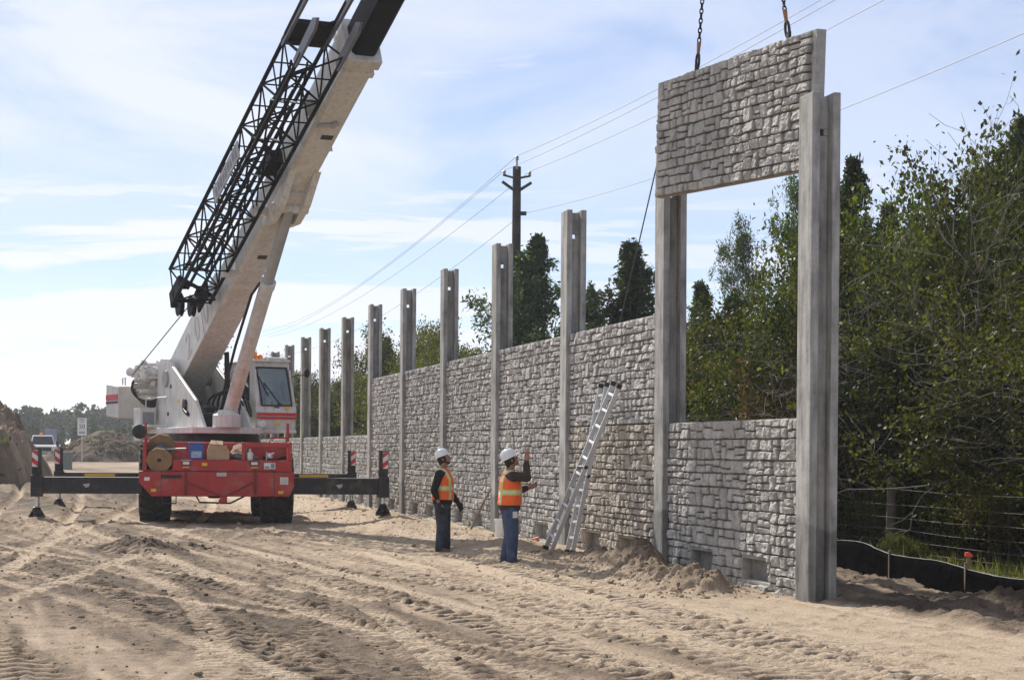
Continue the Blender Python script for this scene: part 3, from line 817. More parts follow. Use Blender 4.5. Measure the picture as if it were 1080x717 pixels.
b.prism([(0.82, 1.02), (0.82, 0.975), (0.25, 0.67), (0.17, 0.67)], -0.03, -0.004, lambda a, bb, t: K(a, t, bb))
b.build('push_frame', mat('dark red steel', (0.22, 0.012, 0.012), 0.5, 0.2), carrier)
b = B(); b.box(0.06, 0.22, -0.05, 0.06, 0.52, 0.66, K); b.tube(K(0.05, -0.03, 0.60), K(0.05, -0.03, 0.50), 0.025, n=10)
b.build('tow_hitch', M['red'], carrier)
b = B(); b.box(-1.28, -0.82, -0.012, -0.004, 1.075, 1.155, K); b.build('vent_slot', M['black'], carrier)
for x in (-0.72, 0.84):
    b = B(); b.box(x - 0.10, x + 0.10, -0.02, 0.018, 1.37, 1.48, K); h = b.build('tail_light', M['black'], carrier, bevel=0.01)
    b = B(); b.box(x - 0.075, x + 0.075, -0.028, -0.021, 1.392, 1.458, K); b.build('lens', M['whiteplate'], h)
    b = B(); b.box(x - 0.08, x + 0.08, -0.014, 0.018, 1.31, 1.352, K); b.build('side_marker', M['orange'], carrier)
b = B()
for (x0, x1, z0, z1) in ((-0.02, 0.20, 1.13, 1.21), (1.43, 1.62, 0.94, 1.11), (-1.66, -1.54, 1.02, 1.10), (1.06, 1.32, 1.30, 1.44)):
    b = B(); b.box(x0, x1, -0.009, -0.004, z0, z1, K); b.build('data_plate', M['whiteplate'], carrier)
b = B()
for i in range(4): b.box(-0.005, 0.185, -0.012, -0.0095, 1.142 + i * 0.017, 1.149 + i * 0.017, K)
b.build('plate_print', mat('plate print', (0.25, 0.25, 0.26), 0.6, 0.1), carrier)
b = B()
for i in range(6): b.box(1.445, 1.60, -0.012, -0.0095, 0.955 + i * 0.024, 0.963 + i * 0.024, K)
b.build('plate_print', mat('plate print', (0.25, 0.25, 0.26), 0.6, 0.1), carrier)
b = B()
b.box(1.08, 1.18, -0.012, -0.0095, 1.32, 1.36, K); b.box(1.22, 1.30, -0.012, -0.0095, 1.32, 1.42, K)
b.build('plate_print', mat('plate print', (0.25, 0.25, 0.26), 0.6, 0.1), carrier)
for x in (-1.64, 1.62):
    b = B(); b.tube(K(x, 0.35, 1.9), K(x, 0.35, 2.36), 0.035, n=10); b.build('stanchion', M['red'], carrier, smooth=40)
b = B()
b.path([K(1.2, 0.3, 1.92), K(1.22, 0.3, 2.02), K(1.6, 0.3, 2.02), K(1.62, 0.3, 1.92)], 0.018, 6)
b.build('grab_rail', M['red'], carrier, smooth=40)
b = B(); b.lathe([(0.0, -0.05), (0.10, -0.045), (0.155, -0.02), (0.165, 0.01), (0.12, 0.03)], K(-1.78, 0.33, 2.14), -DC, 20); b.tube(K(-1.78, 0.35, 2.14), K(-1.64, 0.35, 2.2), 0.02)
b.build('mirror', M['black'], carrier, smooth=40)
b = B(); b.lathe([(0.0, 0.0), (0.07, 0.0), (0.085, 0.06), (0.06, 0.12)], K(1.20, 0.12, 1.55), V((0, 0, 1)), 16); b.tube(K(1.15, 0.1, 1.62), K(1.30, 0.08, 1.66), 0.03); b.tube(K(1.12, 0.12, 1.50), K(1.12, 0.10, 1.70), 0.015)
b.build('filter_can', M['steel'], carrier, smooth=40)

# wheels
def wheel(x, s, side):
    rr, wd = 0.93, 0.76
    c = K(x, s, rr - 0.03 + (0.06 if x < 0 else -0.06) * (1 if s < 4 else 1)); ax = RC * side
    ty = B()
    ty.lathe([(0.50, -wd / 2 + 0.05), (0.74, -wd / 2), (0.86, -wd / 2 + 0.05), (0.89, -wd / 2 + 0.14), (0.90, 0), (0.89, wd / 2 - 0.14), (0.86, wd / 2 - 0.05), (0.74, wd / 2), (0.50, wd / 2 - 0.05)], c, ax, 40)
    n = 22
    f = DC
    for k in range(n):
        for half in (-1, 1):
            pts = []
            for j in range(5):
                t = j / 4; a = 2 * math.pi * (k + (0.5 if half > 0 else 0)) / n + t * 0.20
                h = half * (0.02 + t * (wd / 2 - 0.045))
                R_ = 0.912 - 0.02 * t * t
                d = V((0, 0, math.cos(a))) + f * math.sin(a)
                pts.append((c + ax * h + d * R_, d, f * math.cos(a) - V((0, 0, math.sin(a)))))
            for (pa, da, ta), (pb, db, tb) in zip(pts[:-1], pts[1:]):
                w = 0.040
                ty.hexa([pa - ta * w - da * 0.05, pb - tb * w - db * 0.05, pb + tb * w - db * 0.05, pa + ta * w - da * 0.05,
                         pa - ta * w * 0.8 + da * 0.03, pb - tb * w * 0.8 + db * 0.03, pb + tb * w * 0.8 + db * 0.03, pa + ta * w * 0.8 + da * 0.03])
    t = ty.build('wheel', M['rubber'], crane, smooth=40)
    ri = B(); ri.lathe([(0.0, wd / 2 - 0.16), (0.20, wd / 2 - 0.16), (0.22, wd / 2 - 0.22), (0.44, wd / 2 - 0.24), (0.495, wd / 2 - 0.06), (0.52, wd / 2 - 0.05)], c, ax, 28)
    ri.build('rim', M['white'], t, smooth=40)
for (x, sd) in ((-1.42, -1), (1.42, 1)):
    for s in (1.45, 6.3): wheel(x, s, sd)
b = B(); b.tube(K(-1.2, 1.45, 0.88), K(1.2, 1.45, 0.88), 0.17, n=14); b.ball(K(0, 1.45, 0.88), 0.34); b.build('axle', M['black'], crane, smooth=40)
b = B(); b.tube(K(-1.2, 6.3, 0.88), K(1.2, 6.3, 0.88), 0.17, n=14); b.ball(K(0, 6.3, 0.88), 0.34); b.build('axle', M['black'], crane, smooth=40)

# outriggers
def outrigger(side, s, reach, gnd, label=None):
    x0 = 1.70 * side; x1 = reach * side
    lo, hi = min(x0, x1), max(x0, x1)
    near = s < 4
    b = B(); b.box(lo, hi, s, s + 0.34, 0.71, 1.09, K)
    o = b.build('outrigger', M['black'], crane, bevel=0.012)
    b = B(); xe = x1 - side * 0.12
    b.box(xe - 0.13, xe + 0.13, s - 0.045, s + 0.385, 0.64, 1.13, K)
    b.box(xe - 0.11, xe + 0.11, s + 0.06, s + 0.30, 1.13, 1.30, K)
    b.build('jack_housing', M['black'], o, bevel=0.01)
    xm = xe
    b = B(); b.box(xm - 0.11, xm + 0.11, s + 0.02, s + 0.10, 1.30, 1.72, K); b.box(xm - 0.11 if side > 0 else xm + 0.03, xm - 0.03 if side > 0 else xm + 0.11, s - 0.02, s + 0.02, 1.30, 1.74, K)
    b.build('marker_post', M['black'], o)
    b = B(); mx0, mx1 = (xm - 0.03, xm + 0.10) if side > 0 else (xm - 0.10, xm + 0.03)
    b.box(mx0, mx1, s - 0.003, s + 0.018, 1.32, 1.70, K); mp = b.build('marker_plate', M['whiteplate'], o)
    b = B()
    k = 1 if side > 0 else -1
    for z in (1.32, 1.56):
        pts = [(mx0, z + (0.0 if k > 0 else 0.10)), (mx1, z + (0.10 if k > 0 else 0.0)), (mx1, z + (0.22 if k > 0 else 0.12)), (mx0, z + (0.12 if k > 0 else 0.22))]
        pts = [(a, min(c, 1.70)) for a, c in pts]
        b.prism(pts, s - 0.007, s - 0.0035, lambda a, c, t: K(a, t, c))
    b.build('red_stripe', M['redplate'], mp)
    b = B(); b.tube(K(xe, s + 0.17, 0.66), K(xe, s + 0.17, gnd + 0.20), 0.062, n=14)
    b.build('jack_rod', M['chrome'], o, smooth=40)
    b = B(); pc = K(xe, s + 0.17, gnd)
    b.lathe([(0.17, -0.03), (0.175, 0.02), (0.10, 0.05), (0.07, 0.16), (0.0, 0.17)], pc, V((0, 0, 1)), 8)
    for a in range(4):
        d = RC * math.cos(a * math.pi / 2 + 0.5) + DC * math.sin(a * math.pi / 2 + 0.5); q = V((-d.y, d.x, 0)) * 0.012
        b.hexa([pc + d * 0.22 - q + V((0, 0, 0.02)), pc + d * 0.22 + q + V((0, 0, 0.02)), pc + d * 0.08 + q + V((0, 0, 0.02)), pc + d * 0.08 - q + V((0, 0, 0.02)),
                pc + d * 0.20 - q + V((0, 0, 0.04)), pc + d * 0.20 + q + V((0, 0, 0.04)), pc + d * 0.10 + q + V((0, 0, 0.20)), pc + d * 0.10 - q + V((0, 0, 0.20))])
    b.lathe([(0.085, 0.14), (0.095, 0.24), (0.06, 0.25)], pc, V((0, 0, 1)), 10)
    b.build('float_pad', M['black'], o)
    if near:
        xc = (x0 + x1) / 2
        b = B(); b.prism([(xc - 0.10, 0.93), (xc + 0.06, 0.95), (xc + 0.04, 0.87), (xc - 0.03, 0.85)], s - 0.006, s - 0.003, lambda a, c, t: K(a, t, c))
        b.build('decal', mat('worn decal', (0.4, 0.4, 0.42), 0.5, 0.3, 30), o)
    else:
        xc = (x0 + x1) / 2
        b = B(); b.box(xc - 0.42, xc + 0.38, s - 0.006, s - 0.003, 0.99, 1.06, K); b.build('decal', M['yellow'], o)
    return o
for (sd, s, rch) in ((-1, 0.25, 4.20), (1, 0.25, 3.99), (-1, 8.45, 4.15), (1, 8.45, 4.0)):
    xe = sd * (rch - 0.12); p = K(xe, s + 0.17, 0); outrigger(sd, s, rch, gz(p.x, p.y))

# superstructure frame
P = V((-8.38, 50.5, 0)); F = V((0.418, -0.908, 0)).normalized(); R = V((-F.y, F.x, 0))   # R: cab side
def S(l, r, z): return P + R * l + F * r + V((0, 0, z))
TC = K(0, 4.2, 0); tr_ = (TC - P).dot(F)
b = B(); b.lathe([(1.15, 1.84), (1.15, 2.12), (0.9, 2.12)], TC, V((0, 0, 1)), 36); b.build('turntable', M['black'], crane, smooth=40)
b = B()
b.box(-0.95, 0.80, -1.0, 3.7, 2.13, 2.28, S)
for x in (-0.62, 0.54):
    b.prism([(-0.95, 2.28), (-0.95, 3.95), (-0.55, 4.10), (0.30, 4.05), (0.55, 3.85), (2.75, 2.95), (3.55, 2.28)], x, x + 0.08, lambda r_, z, t: S(t, r_, z))
b.prism([(-2.6, 2.45), (-2.6, 3.35), (-0.95, 3.70), (-0.95, 2.28)], -0.56, -0.50, lambda r_, z, t: S(t, r_, z))
b.prism([(-2.6, 2.45), (-2.6, 3.35), (-0.95, 3.70), (-0.95, 2.28)], 0.44, 0.50, lambda r_, z, t: S(t, r_, z))
b.box(-0.54, 0.54, -0.9, -0.8, 2.28, 3.6, S)
sup = b.build('superstructure', M['white'], crane, bevel=0.012)
b = B(); b.tube(S(-0.66, 0.0, 3.55), S(0.66, 0.0, 3.55), 0.16, n=18); b.tube(S(-0.68, 0.0, 3.55), S(-0.63, 0.0, 3.55), 0.22, n=18); b.build('pivot_pin', M['grey'], sup, smooth=40)
b = B(); b.lathe([(0.0, 0.0), (0.15, 0.0), (0.15, 0.05), (0.1, 0.06)], S(-0.63, 1.9, 2.85), -R, 16); b.tube(S(-0.66, 2.2, 2.62), S(-0.66, 1.9, 2.72), 0.05)
b.build('swivel_lamp', M['black'], sup, smooth=40)
b = B(); b.lathe([(0.34, 2.28), (0.34, 2.58), (0.26, 2.62), (0.2, 2.7)], S(-0.05, 3.55, 0), V((0, 0, 1)), 24); b.build('cylinder_seat', M['white'], sup, smooth=40)
b = B()
for (l, r_, z, q) in ((-0.2, 2.6, 2.75, 0.16), (0.15, 2.9, 2.62, 0.12), (0.35, 2.3, 2.8, 0.14), (-0.35, 2.1, 2.9, 0.1)): b.ball(S(l, r_, z), q, 8, sz=0.7)
b.box(-0.5, 0.5, 1.2, 2.6, 2.28, 2.62, S)
b.build('swing_motor', M['black'], sup, smooth=40)
# counterweight
b = B()
b.prism([(-3.95, 2.62), (-3.95, 3.52), (-2.55, 3.42), (-2.55, 2.55)], -1.28, 1.28, lambda r_, z, t: S(t, r_, z))
cw = b.build('counterweight', M['white'], crane, bevel=0.03)
b = B(); b.box(-1.295, -1.282, -3.93, -2.57, 3.05, 3.21, S); b.build('red_stripe', M['redplate'], cw)
b = B(); b.box(-1.295, -1.282, -3.93, -2.57, 2.96, 3.02, S); b.build('black_stripe', M['black'], cw)
b = B(); b.path([S(-1.0, -3.2, 3.45), S(-1.0, -3.2, 3.66), S(-1.0, -2.9, 3.66), S(-1.0, -2.9, 3.43)], 0.022, 6); b.build('lifting_lug', M['steel'], cw)
b = B()   # left catwalk box below
b.box(-1.15, -0.66, -1.5, 0.2, 2.28, 2.36, S); b.box(-1.12, -0.7, -1.45, -0.75, 1.95, 2.80, S)
b.build('tool_locker', M['white'], sup, bevel=0.01)
b = B(); b.box(-1.05, -0.75, -0.747, -0.742, 2.1, 2.7, S); b.build('locker_grille', mat('locker grille', (0.25, 0.26, 0.26), 0.6, 0.2, 30), sup)
# winches
for (r_, z, rad_) in ((-1.35, 3.72, 0.36), (-2.05, 3.62, 0.33)):
    b = B(); b.tube(S(-0.48, r_, z), S(0.42, r_, z), rad_ * 0.8, n=24)
    w = b.build('winch', M['cable'], crane, smooth=40)
    b = B(); b.lathe([(0.0, 0), (rad_, 0), (rad_, 0.05), (0, 0.05)], S(0.42, r_, z), R, 24); b.build('winch_flange', M['white'], w, smooth=40)
    b = B(); b.lathe([(0.0, 0), (rad_, 0), (rad_, 0.05), (0, 0.05)], S(-0.52, r_, z), R, 24)
    b.lathe([(0.14, 0.0), (0.2, 0.12), (0.2, 0.30), (0.12, 0.36)], S(-0.52, r_, z), -R, 18)
    b.build('winch_flange', M['white'], w, smooth=40)
b = B()
rv = random.Random(3)
for k in range(26): b.ball(S(-0.66 - rv.random() * 0.34, -2.2 + rv.random() * 1.25, 3.2 + rv.random() * 0.85), 0.05 + 0.06 * rv.random(), 6)
for k in range(12):
    r_ = -2.2 + rv.random() * 1.2; z = 3.2 + rv.random() * 0.8
    b.tube(S(-0.55, r_, z), S(-0.95 - 0.1 * rv.random(), r_ + 0.1 * rv.random(), z), 0.045, n=8)
b.tube(S(-0.8, -2.15, 3.78), S(-1.0, -2.3, 3.80), 0.12, n=12); b.ball(S(-1.0, -2.3, 3.80), 0.13, 10)
b.build('valve_block', M['white'], crane, smooth=40)
b = B()
for k in range(7):
    a = S(-0.9 - 0.05 * k, -2.3 + 0.17 * k, 3.6 - 0.02 * k); e = S(-0.70, -0.85 + 0.02 * k, 2.86 + 0.03 * k)
    m1 = a + V((0, 0, -0.45)) + F * 0.1 - R * 0.15; m2 = e + V((0, 0, -0.12)) - F * 0.4 - R * 0.1
    pts = []
    for t in np.linspace(0, 1, 12):
        u = 1 - t; pts.append(a * u ** 3 + m1 * (3 * u * u * t) + m2 * (3 * u * t * t) + e * t ** 3)
    b = B(); b.path(pts, 0.026, 6); b.build('hydraulic_hose', M['hose'], crane, smooth=50)
for k in range(5):
    a = S(-0.1 + 0.1 * k, 2.0 + 0.1 * k, 2.7); e = S(0.55 + 0.03 * k, 2.7 + 0.12 * k, 2.55); m1 = a + V((0, 0, 0.75 + 0.1 * k)); m2 = e + V((0, 0, 0.55))
    pts = []
    for t in np.linspace(0, 1, 12):
        u = 1 - t; pts.append(a * u ** 3 + m1 * (3 * u * u * t) + m2 * (3 * u * t * t) + e * t ** 3)
    b = B(); b.path(pts, 0.03, 6); b.build('hydraulic_hose', M['hose'], crane, smooth=50)
for k in range(3):
    b = B(); b.path([S(0.45 + 0.05 * k, 1.0, 2.4), S(0.52, 1.5 + 0.15 * k, 3.2), S(0.45, 1.7 + 0.1 * k, 4.2)], 0.035, 6); b.build('hydraulic_hose', M['hose'], crane, smooth=50)

# operator cab
CB0, CB1 = 0.80, 1.84; rF, rB = 3.22, 0.42
cabz0, cabz1 = 2.16, 3.92
zt = 3.80
sl = lambda z: 0.0 if z < 2.62 else 0.30 * (z - 2.62) / (cabz1 - 2.62)   # windscreen leans back
ins = lambda z: 0.0 if z < 2.62 else 0.13 * (z - 2.62) / (cabz1 - 2.62)
b = B()
# floor pan and lower front
b.box(CB0, CB1, rB, rF, cabz0, cabz0 + 0.08, S)
b.prism([(rB, cabz0 + 0.08), (rF - 0.06, cabz0 + 0.08), (rF, 2.66), (rB, 2.66)], CB0, CB0 + 0.05, lambda r_, z, t: S(t, r_, z))
b.prism([(rB, cabz0 + 0.08), (rF - 0.06, cabz0 + 0.08), (rF, 2.66), (rB, 2.66)], CB1 - 0.05, CB1, lambda r_, z, t: S(t, r_, z))
b.hexa([S(CB0, rF - 0.11, cabz0 + 0.08), S(CB1, rF - 0.11, cabz0 + 0.08), S(CB1, rF - 0.06, cabz0 + 0.08), S(CB0, rF - 0.06, cabz0 + 0.08),
        S(CB0, rF - 0.05, 2.66), S(CB1, rF - 0.05, 2.66), S(CB1, rF, 2.66), S(CB0, rF, 2.66)])
# front sill above red stripe
def FR(l0, l1, z0, z1, th=0.05, mb=b):
    mb.hexa([S(l0, rF - sl(z0) - th, z0), S(l1, rF - sl(z0) - th, z0), S(l1, rF - sl(z0), z0), S(l0, rF - sl(z0), z0),
             S(l0, rF - sl(z1) - th, z1), S(l1, rF - sl(z1) - th, z1), S(l1, rF - sl(z1), z1), S(l0, rF - sl(z1), z1)])
FR(CB0, CB1, 2.66, 2.82)
def pillar(l0b, l1b, l0t, l1t, z0, z1, th=0.07):
    b.hexa([S(l0b, rF - sl(z0) - th, z0), S(l1b, rF - sl(z0) - th, z0), S(l1b, rF - sl(z0), z0), S(l0b, rF - sl(z0), z0),
            S(l0t, rF - sl(z1) - th, z1), S(l1t, rF - sl(z1) - th, z1), S(l1t, rF - sl(z1), z1), S(l0t, rF - sl(z1), z1)])
pillar(CB0, CB0 + 0.16, CB0, CB0 + 0.05, 2.82, zt); pillar(CB1 - 0.10, CB1, CB1 - 0.19, CB1 - 0.12, 2.82, zt)
FR(CB0, CB1 - 0.12, zt, cabz1)
# side (boom side) wall with window opening
for (r0, r1, z0, z1) in ((rB, rF - 0.05, 2.66, 2.98), (rB, 1.77, 2.98, 3.72), (2.62, rF - 0.16, 2.98, 3.72), (rB, rF - 0.26, 3.72, cabz1)):
    b.box(CB0, CB0 + 0.045, r0, r1, z0, z1, S)
    b.hexa([S(CB1 - 0.045 - ins(z0), r0, z0), S(CB1 - ins(z0), r0, z0), S(CB1 - ins(z0), r1, z0), S(CB1 - 0.045 - ins(z0), r1, z0),
            S(CB1 - 0.045 - ins(z1), r0, z1), S(CB1 - ins(z1), r0, z1), S(CB1 - ins(z1), r1, z1), S(CB1 - 0.045 - ins(z1), r1, z1)])
b.box(CB0 + 0.045, CB1 - 0.05, rB, rB + 0.05, cabz0, 2.7, S); b.box(CB0 + 0.045, CB1 - 0.16, rB, rB + 0.05, 3.75, cabz1, S); b.box(CB0 + 0.045, CB0 + 0.15, rB, rB + 0.05, 2.7, 3.75, S)
b.box(CB0 - 0.02, CB1 - 0.11, rB - 0.02, rF - 0.20, cabz1, cabz1 + 0.06, S)
cab = b.build('operator_cab', M['white'], crane, bevel=0.012)
b = B(); FR(CB0 + 0.10, CB1 - 0.10, 2.83, zt - 0.01, 0.012, b)
# trim to tapered pillars
wd_ = b.build('windscreen', M['glass'], cab)
b = B()
def bar(l0, z0, l1, z1, w=0.022):
    b.tube(S(l0, rF - sl(z0) + 0.006, z0), S(l1, rF - sl(z1) + 0.006, z1), w, n=6)
bar(CB0 + 0.17, 2.84, CB0 + 0.07, zt - 0.02); bar(CB1 - 0.11, 2.84, CB1 - 0.19, zt - 0.02); bar(CB0 + 0.17, 2.84, CB1 - 0.11, 2.84); bar(CB0 + 0.07, zt - 0.02, CB1 - 0.19, zt - 0.02)
b.build('window_seal', M['black'], cab, smooth=40)
b = B(); bar(CB0 + 0.62, 2.88, CB0 + 0.24, 3.40, 0.016); bar(CB0 + 0.34, 3.06, CB0 + 0.12, 3.55, 0.014); b.tube(S(CB0 + 0.62, rF - 0.05, 2.86), S(CB0 + 0.62, rF - 0.0, 2.86), 0.04, n=10)
b.build('wiper', M['black'], cab, smooth=40)
b = B(); b.box(CB0 + 0.01, CB0 + 0.022, 1.75, 2.64, 2.96, 3.74, S); b.build('side_window', M['glass'], cab)
b = B(); b.hexa([S(CB1 - 0.035 - ins(2.96), 1.75, 2.96), S(CB1 - 0.022 - ins(2.96), 1.75, 2.96), S(CB1 - 0.022 - ins(2.96), 2.64, 2.96), S(CB1 - 0.035 - ins(2.96), 2.64, 2.96),
        S(CB1 - 0.035 - ins(3.74), 1.75, 3.74), S(CB1 - 0.022 - ins(3.74), 1.75, 3.74), S(CB1 - 0.022 - ins(3.74), 2.64, 3.74), S(CB1 - 0.035 - ins(3.74), 2.64, 3.74)])
b.build('side_window', M['glass'], cab)
b = B(); b.path([S(CB0 - 0.006, 1.79, 2.98), S(CB0 - 0.006, 2.58, 2.98), S(CB0 - 0.006, 2.60, 3.3), S(CB0 - 0.006, 2.50, 3.70), S(CB0 - 0.006, 1.79, 3.70), S(CB0 - 0.006, 1.79, 2.98)], 0.018, 6); b.build('window_seal', M['black'], cab)
b = B(); b.box(CB0 + 0.02, CB1 + 0.004, rF + 0.003, rF + 0.012, 2.50, 2.56, S); b.box(CB0 + 0.02, CB1 + 0.004, rF + 0.003, rF + 0.012, 2.585, 2.655, S); b.build('red_stripe', M['redplate'], cab)
b = B(); b.box(CB0 + 0.46, CB0 + 0.60, rF - 0.05, rF - 0.035, 2.71, 2.84, S); b.build('badge', mat('badge grey', (0.12, 0.12, 0.12), 0.5, 0.3, 60), cab)
b = B(); b.lathe([(0.0, 0.03), (0.09, 0.02), (0.1, 0.0), (0.08, -0.1)], S(CB0 + 0.16, rF + 0.02, 2.38), F, 14); b.build('work_lamp', M['whiteplate'], cab, smooth=40)
b = B(); b.lathe([(0.11, 0.0), (0.115, 0.03), (0.085, 0.06), (0.075, 0.18), (0.04, 0.21), (0, 0.215)], S(CB0 + 0.10, rF - 0.55, cabz1 + 0.06), V((0, 0, 1)), 16)
b.lathe([(0.08, 0.0), (0.07, 0.12), (0.03, 0.14), (0, 0.145)], S(CB0 + 0.26, rF - 0.6, cabz1 + 0.06), V((0, 0, 1)), 14); b.build('beacon', M['orange'], cab, smooth=40)
b = B(); b.tube(S(CB0 + 0.36, rF - 0.3, cabz1 + 0.09), S(CB1 - 0.18, rF - 0.3, cabz1 + 0.09), 0.035, n=8); b.build('roof_rail', M['whiteplate'], cab, smooth=40)
b = B(); b.tube(S(CB1 - 0.1, rF - 0.1, 3.55), S(CB1 + 0.22, rF + 0.05, 3.62), 0.015, n=6); b.ball(S(CB1 + 0.24, rF + 0.05, 3.66), 0.13, 10, sx=0.6); b.build('cab_mirror', M['black'], cab, smooth=40)
b = B(); b.box(CB0 + 0.25, CB1 - 0.3, 1.6, 2.2, 2.5, 2.7, S); b.box(CB0 + 0.25, CB1 - 0.3, 1.55, 1.72, 2.7, 3.45, S); b.build('operator_seat', M['black'], cab, bevel=0.05)
b = B(); b.tube(S(1.35, 2.85, 2.4), S(1.35, 2.72, 2.95), 0.03); b.path([S(1.35 + 0.2 * math.cos(a), 2.70 + 0.08 * math.sin(a), 3.0 + 0.18 * math.sin(a)) for a in np.linspace(0, 2 * math.pi, 15)], 0.018, 6); b.build('control_column', M['black'], cab, smooth=40)

# boom
SL = 0.487; cb = 1 / math.hypot(1, SL); sb = SL * cb
Ab = F * cb + V((0, 0, sb)); Ub = -F * sb + V((0, 0, cb))
OB = P + V((0, 0, 3.28))
def BM(l, a, u): return OB + R * l + Ab * a + Ub * u
def boom_sec(name, w0, d0, a0, a1, matn, parent, u0=0.0, taper=1.0):
    b = B(); c = 0.07; w = w0 / 2
    poly = [(-w + c, u0), (w - c, u0), (w, u0 + c), (w, u0 + d0 - c), (w - c, u0 + d0), (-w + c, u0 + d0), (-w, u0 + d0 - c), (-w, u0 + c)]
    b.prism(poly, a0, a1, lambda l, u, t: BM(l, t, u))
    return b.build(name, matn, parent)
boom = boom_sec('boom', 0.66, 0.92, -0.7, 14.3, M['white'], crane)
b = B()
b.prism([(-0.9, -0.02), (2.8, -0.02), (4.4, 0.0), (4.4, 0.92), (2.0, 1.02), (-0.9, 0.98)], -0.365, 0.365, lambda a, u, t: BM(t, a, u))
b.build('boom_foot', M['white'], boom, bevel=0.015)
b = B()   # collars and lift cylinder bracket
b.box(-0.375, 0.375, 14.05, 14.33, -0.045, 0.965, BM)
b.box(-0.355, 0.355, 13.75, 13.90, -0.025, 0.945, BM)
b.build('boom_collar', M['white'], boom, bevel=0.015)
b = B()
b.prism([(8.0, 0.0), (8.6, -0.28), (9.35, -0.30), (10.3, 0.0)], -0.36, -0.20, lambda a, u, t: BM(t, a, u)); b.box(-0.21, 0.21, 8.5, 9.5, -0.10, 0.02, BM)
b.prism([(8.0, 0.0), (8.6, -0.28), (9.35, -0.30), (10.3, 0.0)], 0.20, 0.36, lambda a, u, t: BM(t, a, u))
b.tube(BM(-0.42, 9.0, -0.14), BM(0.42, 9.0, -0.14), 0.11, n=16)
b.box(-0.62, -0.33, 8.3, 8.5, 0.05, 0.20, BM)
b.build('cylinder_bracket', M['white'], boom, bevel=0.01)
b = B(); b.box(-0.62, -0.331, 5.6, 5.75, 0.05, 0.20, BM); b.build('stow_bracket', M['white'], boom, bevel=0.01)
b = B(); b.box(-0.50, -0.33, 12.0, 12.25, 0.2, 0.45, BM); b.tube(BM(-0.3, 12.0, -0.03), BM(0.05, 12.1, -0.05), 0.04); b.tube(BM(0.02, 12.05, -0.06), BM(0.10, 12.18, -0.06), 0.06); b.build('jib_pin_bracket', M['grey'], boom)
s2 = boom_sec('boom_section', 0.52, 0.74, 14.3, 20.2, M['blacksteel'], boom, 0.08)
s3 = boom_sec('boom_section', 0.48, 0.70, 20.2, 25.5, M['white'], boom, 0.10)
s4 = boom_sec('boom_section', 0.40, 0.60, 25.5, 29.0, M['white'], boom, 0.15)
b = B()
for l in (-0.15, 0.15): b.lathe([(0.1, -0.03), (0.26, -0.03), (0.23, 0.0), (0.26, 0.03), (0.1, 0.03)], BM(l, 29.15, 0.2), R, 20)
b.prism([(28.6, 0.0), (29.4, 0.05), (29.4, 0.6), (28.6, 0.8)], -0.24, -0.21, lambda a, u, t: BM(t, a, u))
b.prism([(28.6, 0.0), (29.4, 0.05), (29.4, 0.6), (28.6, 0.8)], 0.21, 0.24, lambda a, u, t: BM(t, a, u))
b.build('boom_head', M['grey'], boom, smooth=40)
# raised lettering on the boom flank
for i, ch in enumerate('200'):
    cu = bpy.data.curves.new('lettering', 'FONT'); cu.body = ch; cu.size = 0.95; cu.extrude = 0.004; cu.align_x = 'CENTER'
    to = bpy.data.objects.new('lettering', cu); COL.objects.link(to)
    me = bpy.data.meshes.new_from_object(to.evaluated_get(bpy.context.evaluated_depsgraph_get())); bpy.data.objects.remove(to)
    me.materials.clear(); me.materials.append(M['letters'])
    q = -Ab * 1.0
    X_, Y_, Z_ = Ab, Ub, -R
    mw = Matrix((X_, Y_, X_.cross(Y_))).transposed().to_4x4(); mw.translation = BM(-0.372, 1.55 + 0.85 * i, 0.16)
    o = link('lettering', me, boom); o.matrix_parent_inverse = Matrix.Identity(4); o.matrix_basis = Matrix.Translation(-V(crane.location)) @ mw
# lift cylinder
base = S(0.06, 3.40, 2.62); top = BM(0, 9.0, -0.14); axc = (top - base)
b = B(); b.tube(base, base + axc * 0.66, 0.17, n=24); b.tube(base + axc * 0.64, base + axc * 0.665, 0.19, n=24)
lc = b.build('lift_cylinder', M['white'], crane, smooth=40)
b = B(); b.tube(base + axc * 0.66, top, 0.125, n=20); b.build('cylinder_rod', M['grey'], lc, smooth=40)
b = B(); o1 = R * -0.30 - F * 0.0
b.path([base + axc * 0.1 + o1, base + axc * 0.35 + o1 * 1.1, base + axc * 0.60 + o1, base + axc * 0.66 + o1 * 0.6], 0.035, 6); b.build('cylinder_pipe', M['hose'], lc, smooth=40)

# stowed lattice jib on the boom's flank
b = B()
J0, J1 = 4.15, 14.5; l0, l1 = -0.52, -1.40; u0, u1 = -0.10, 0.80
def BMj(l, a, u): return BM(l, a, u + 0.34 * (J1 - a) / (J1 - J0) - 0.04)
ch = [(l0, u0), (l0, u1), (l1, u0), (l1, u1)]
for (l, u) in ch: b.tube(BMj(l, J0, u), BMj(l, J1, u), 0.046, n=8)
n = 13; st = (J1 - J0) / n
for k in range(n):
    a = J0 + st * k; c = a + st
    for (pa, pb) in (((l0, u0), (l0, u1)), ((l1, u0), (l1, u1)), ((l0, u1), (l1, u1)), ((l0, u0), (l1, u0))):
        x, y = (pa, pb) if k % 2 else (pb, pa)
        b.tube(BMj(x[0], a, x[1]), BMj(y[0], c, y[1]), 0.022, n=6); b.tube(BMj(pa[0], a, pa[1]), BMj(pb[0], a, pb[1]), 0.018, n=6)
jib = b.build('lattice_jib', M['blacksteel'], crane, smooth=40)
b = B()   # tapering second jib section nested inside
m1 = [(-0.80, 0.06), (-0.80, 0.60), (-1.15, 0.06), (-1.15, 0.60)]
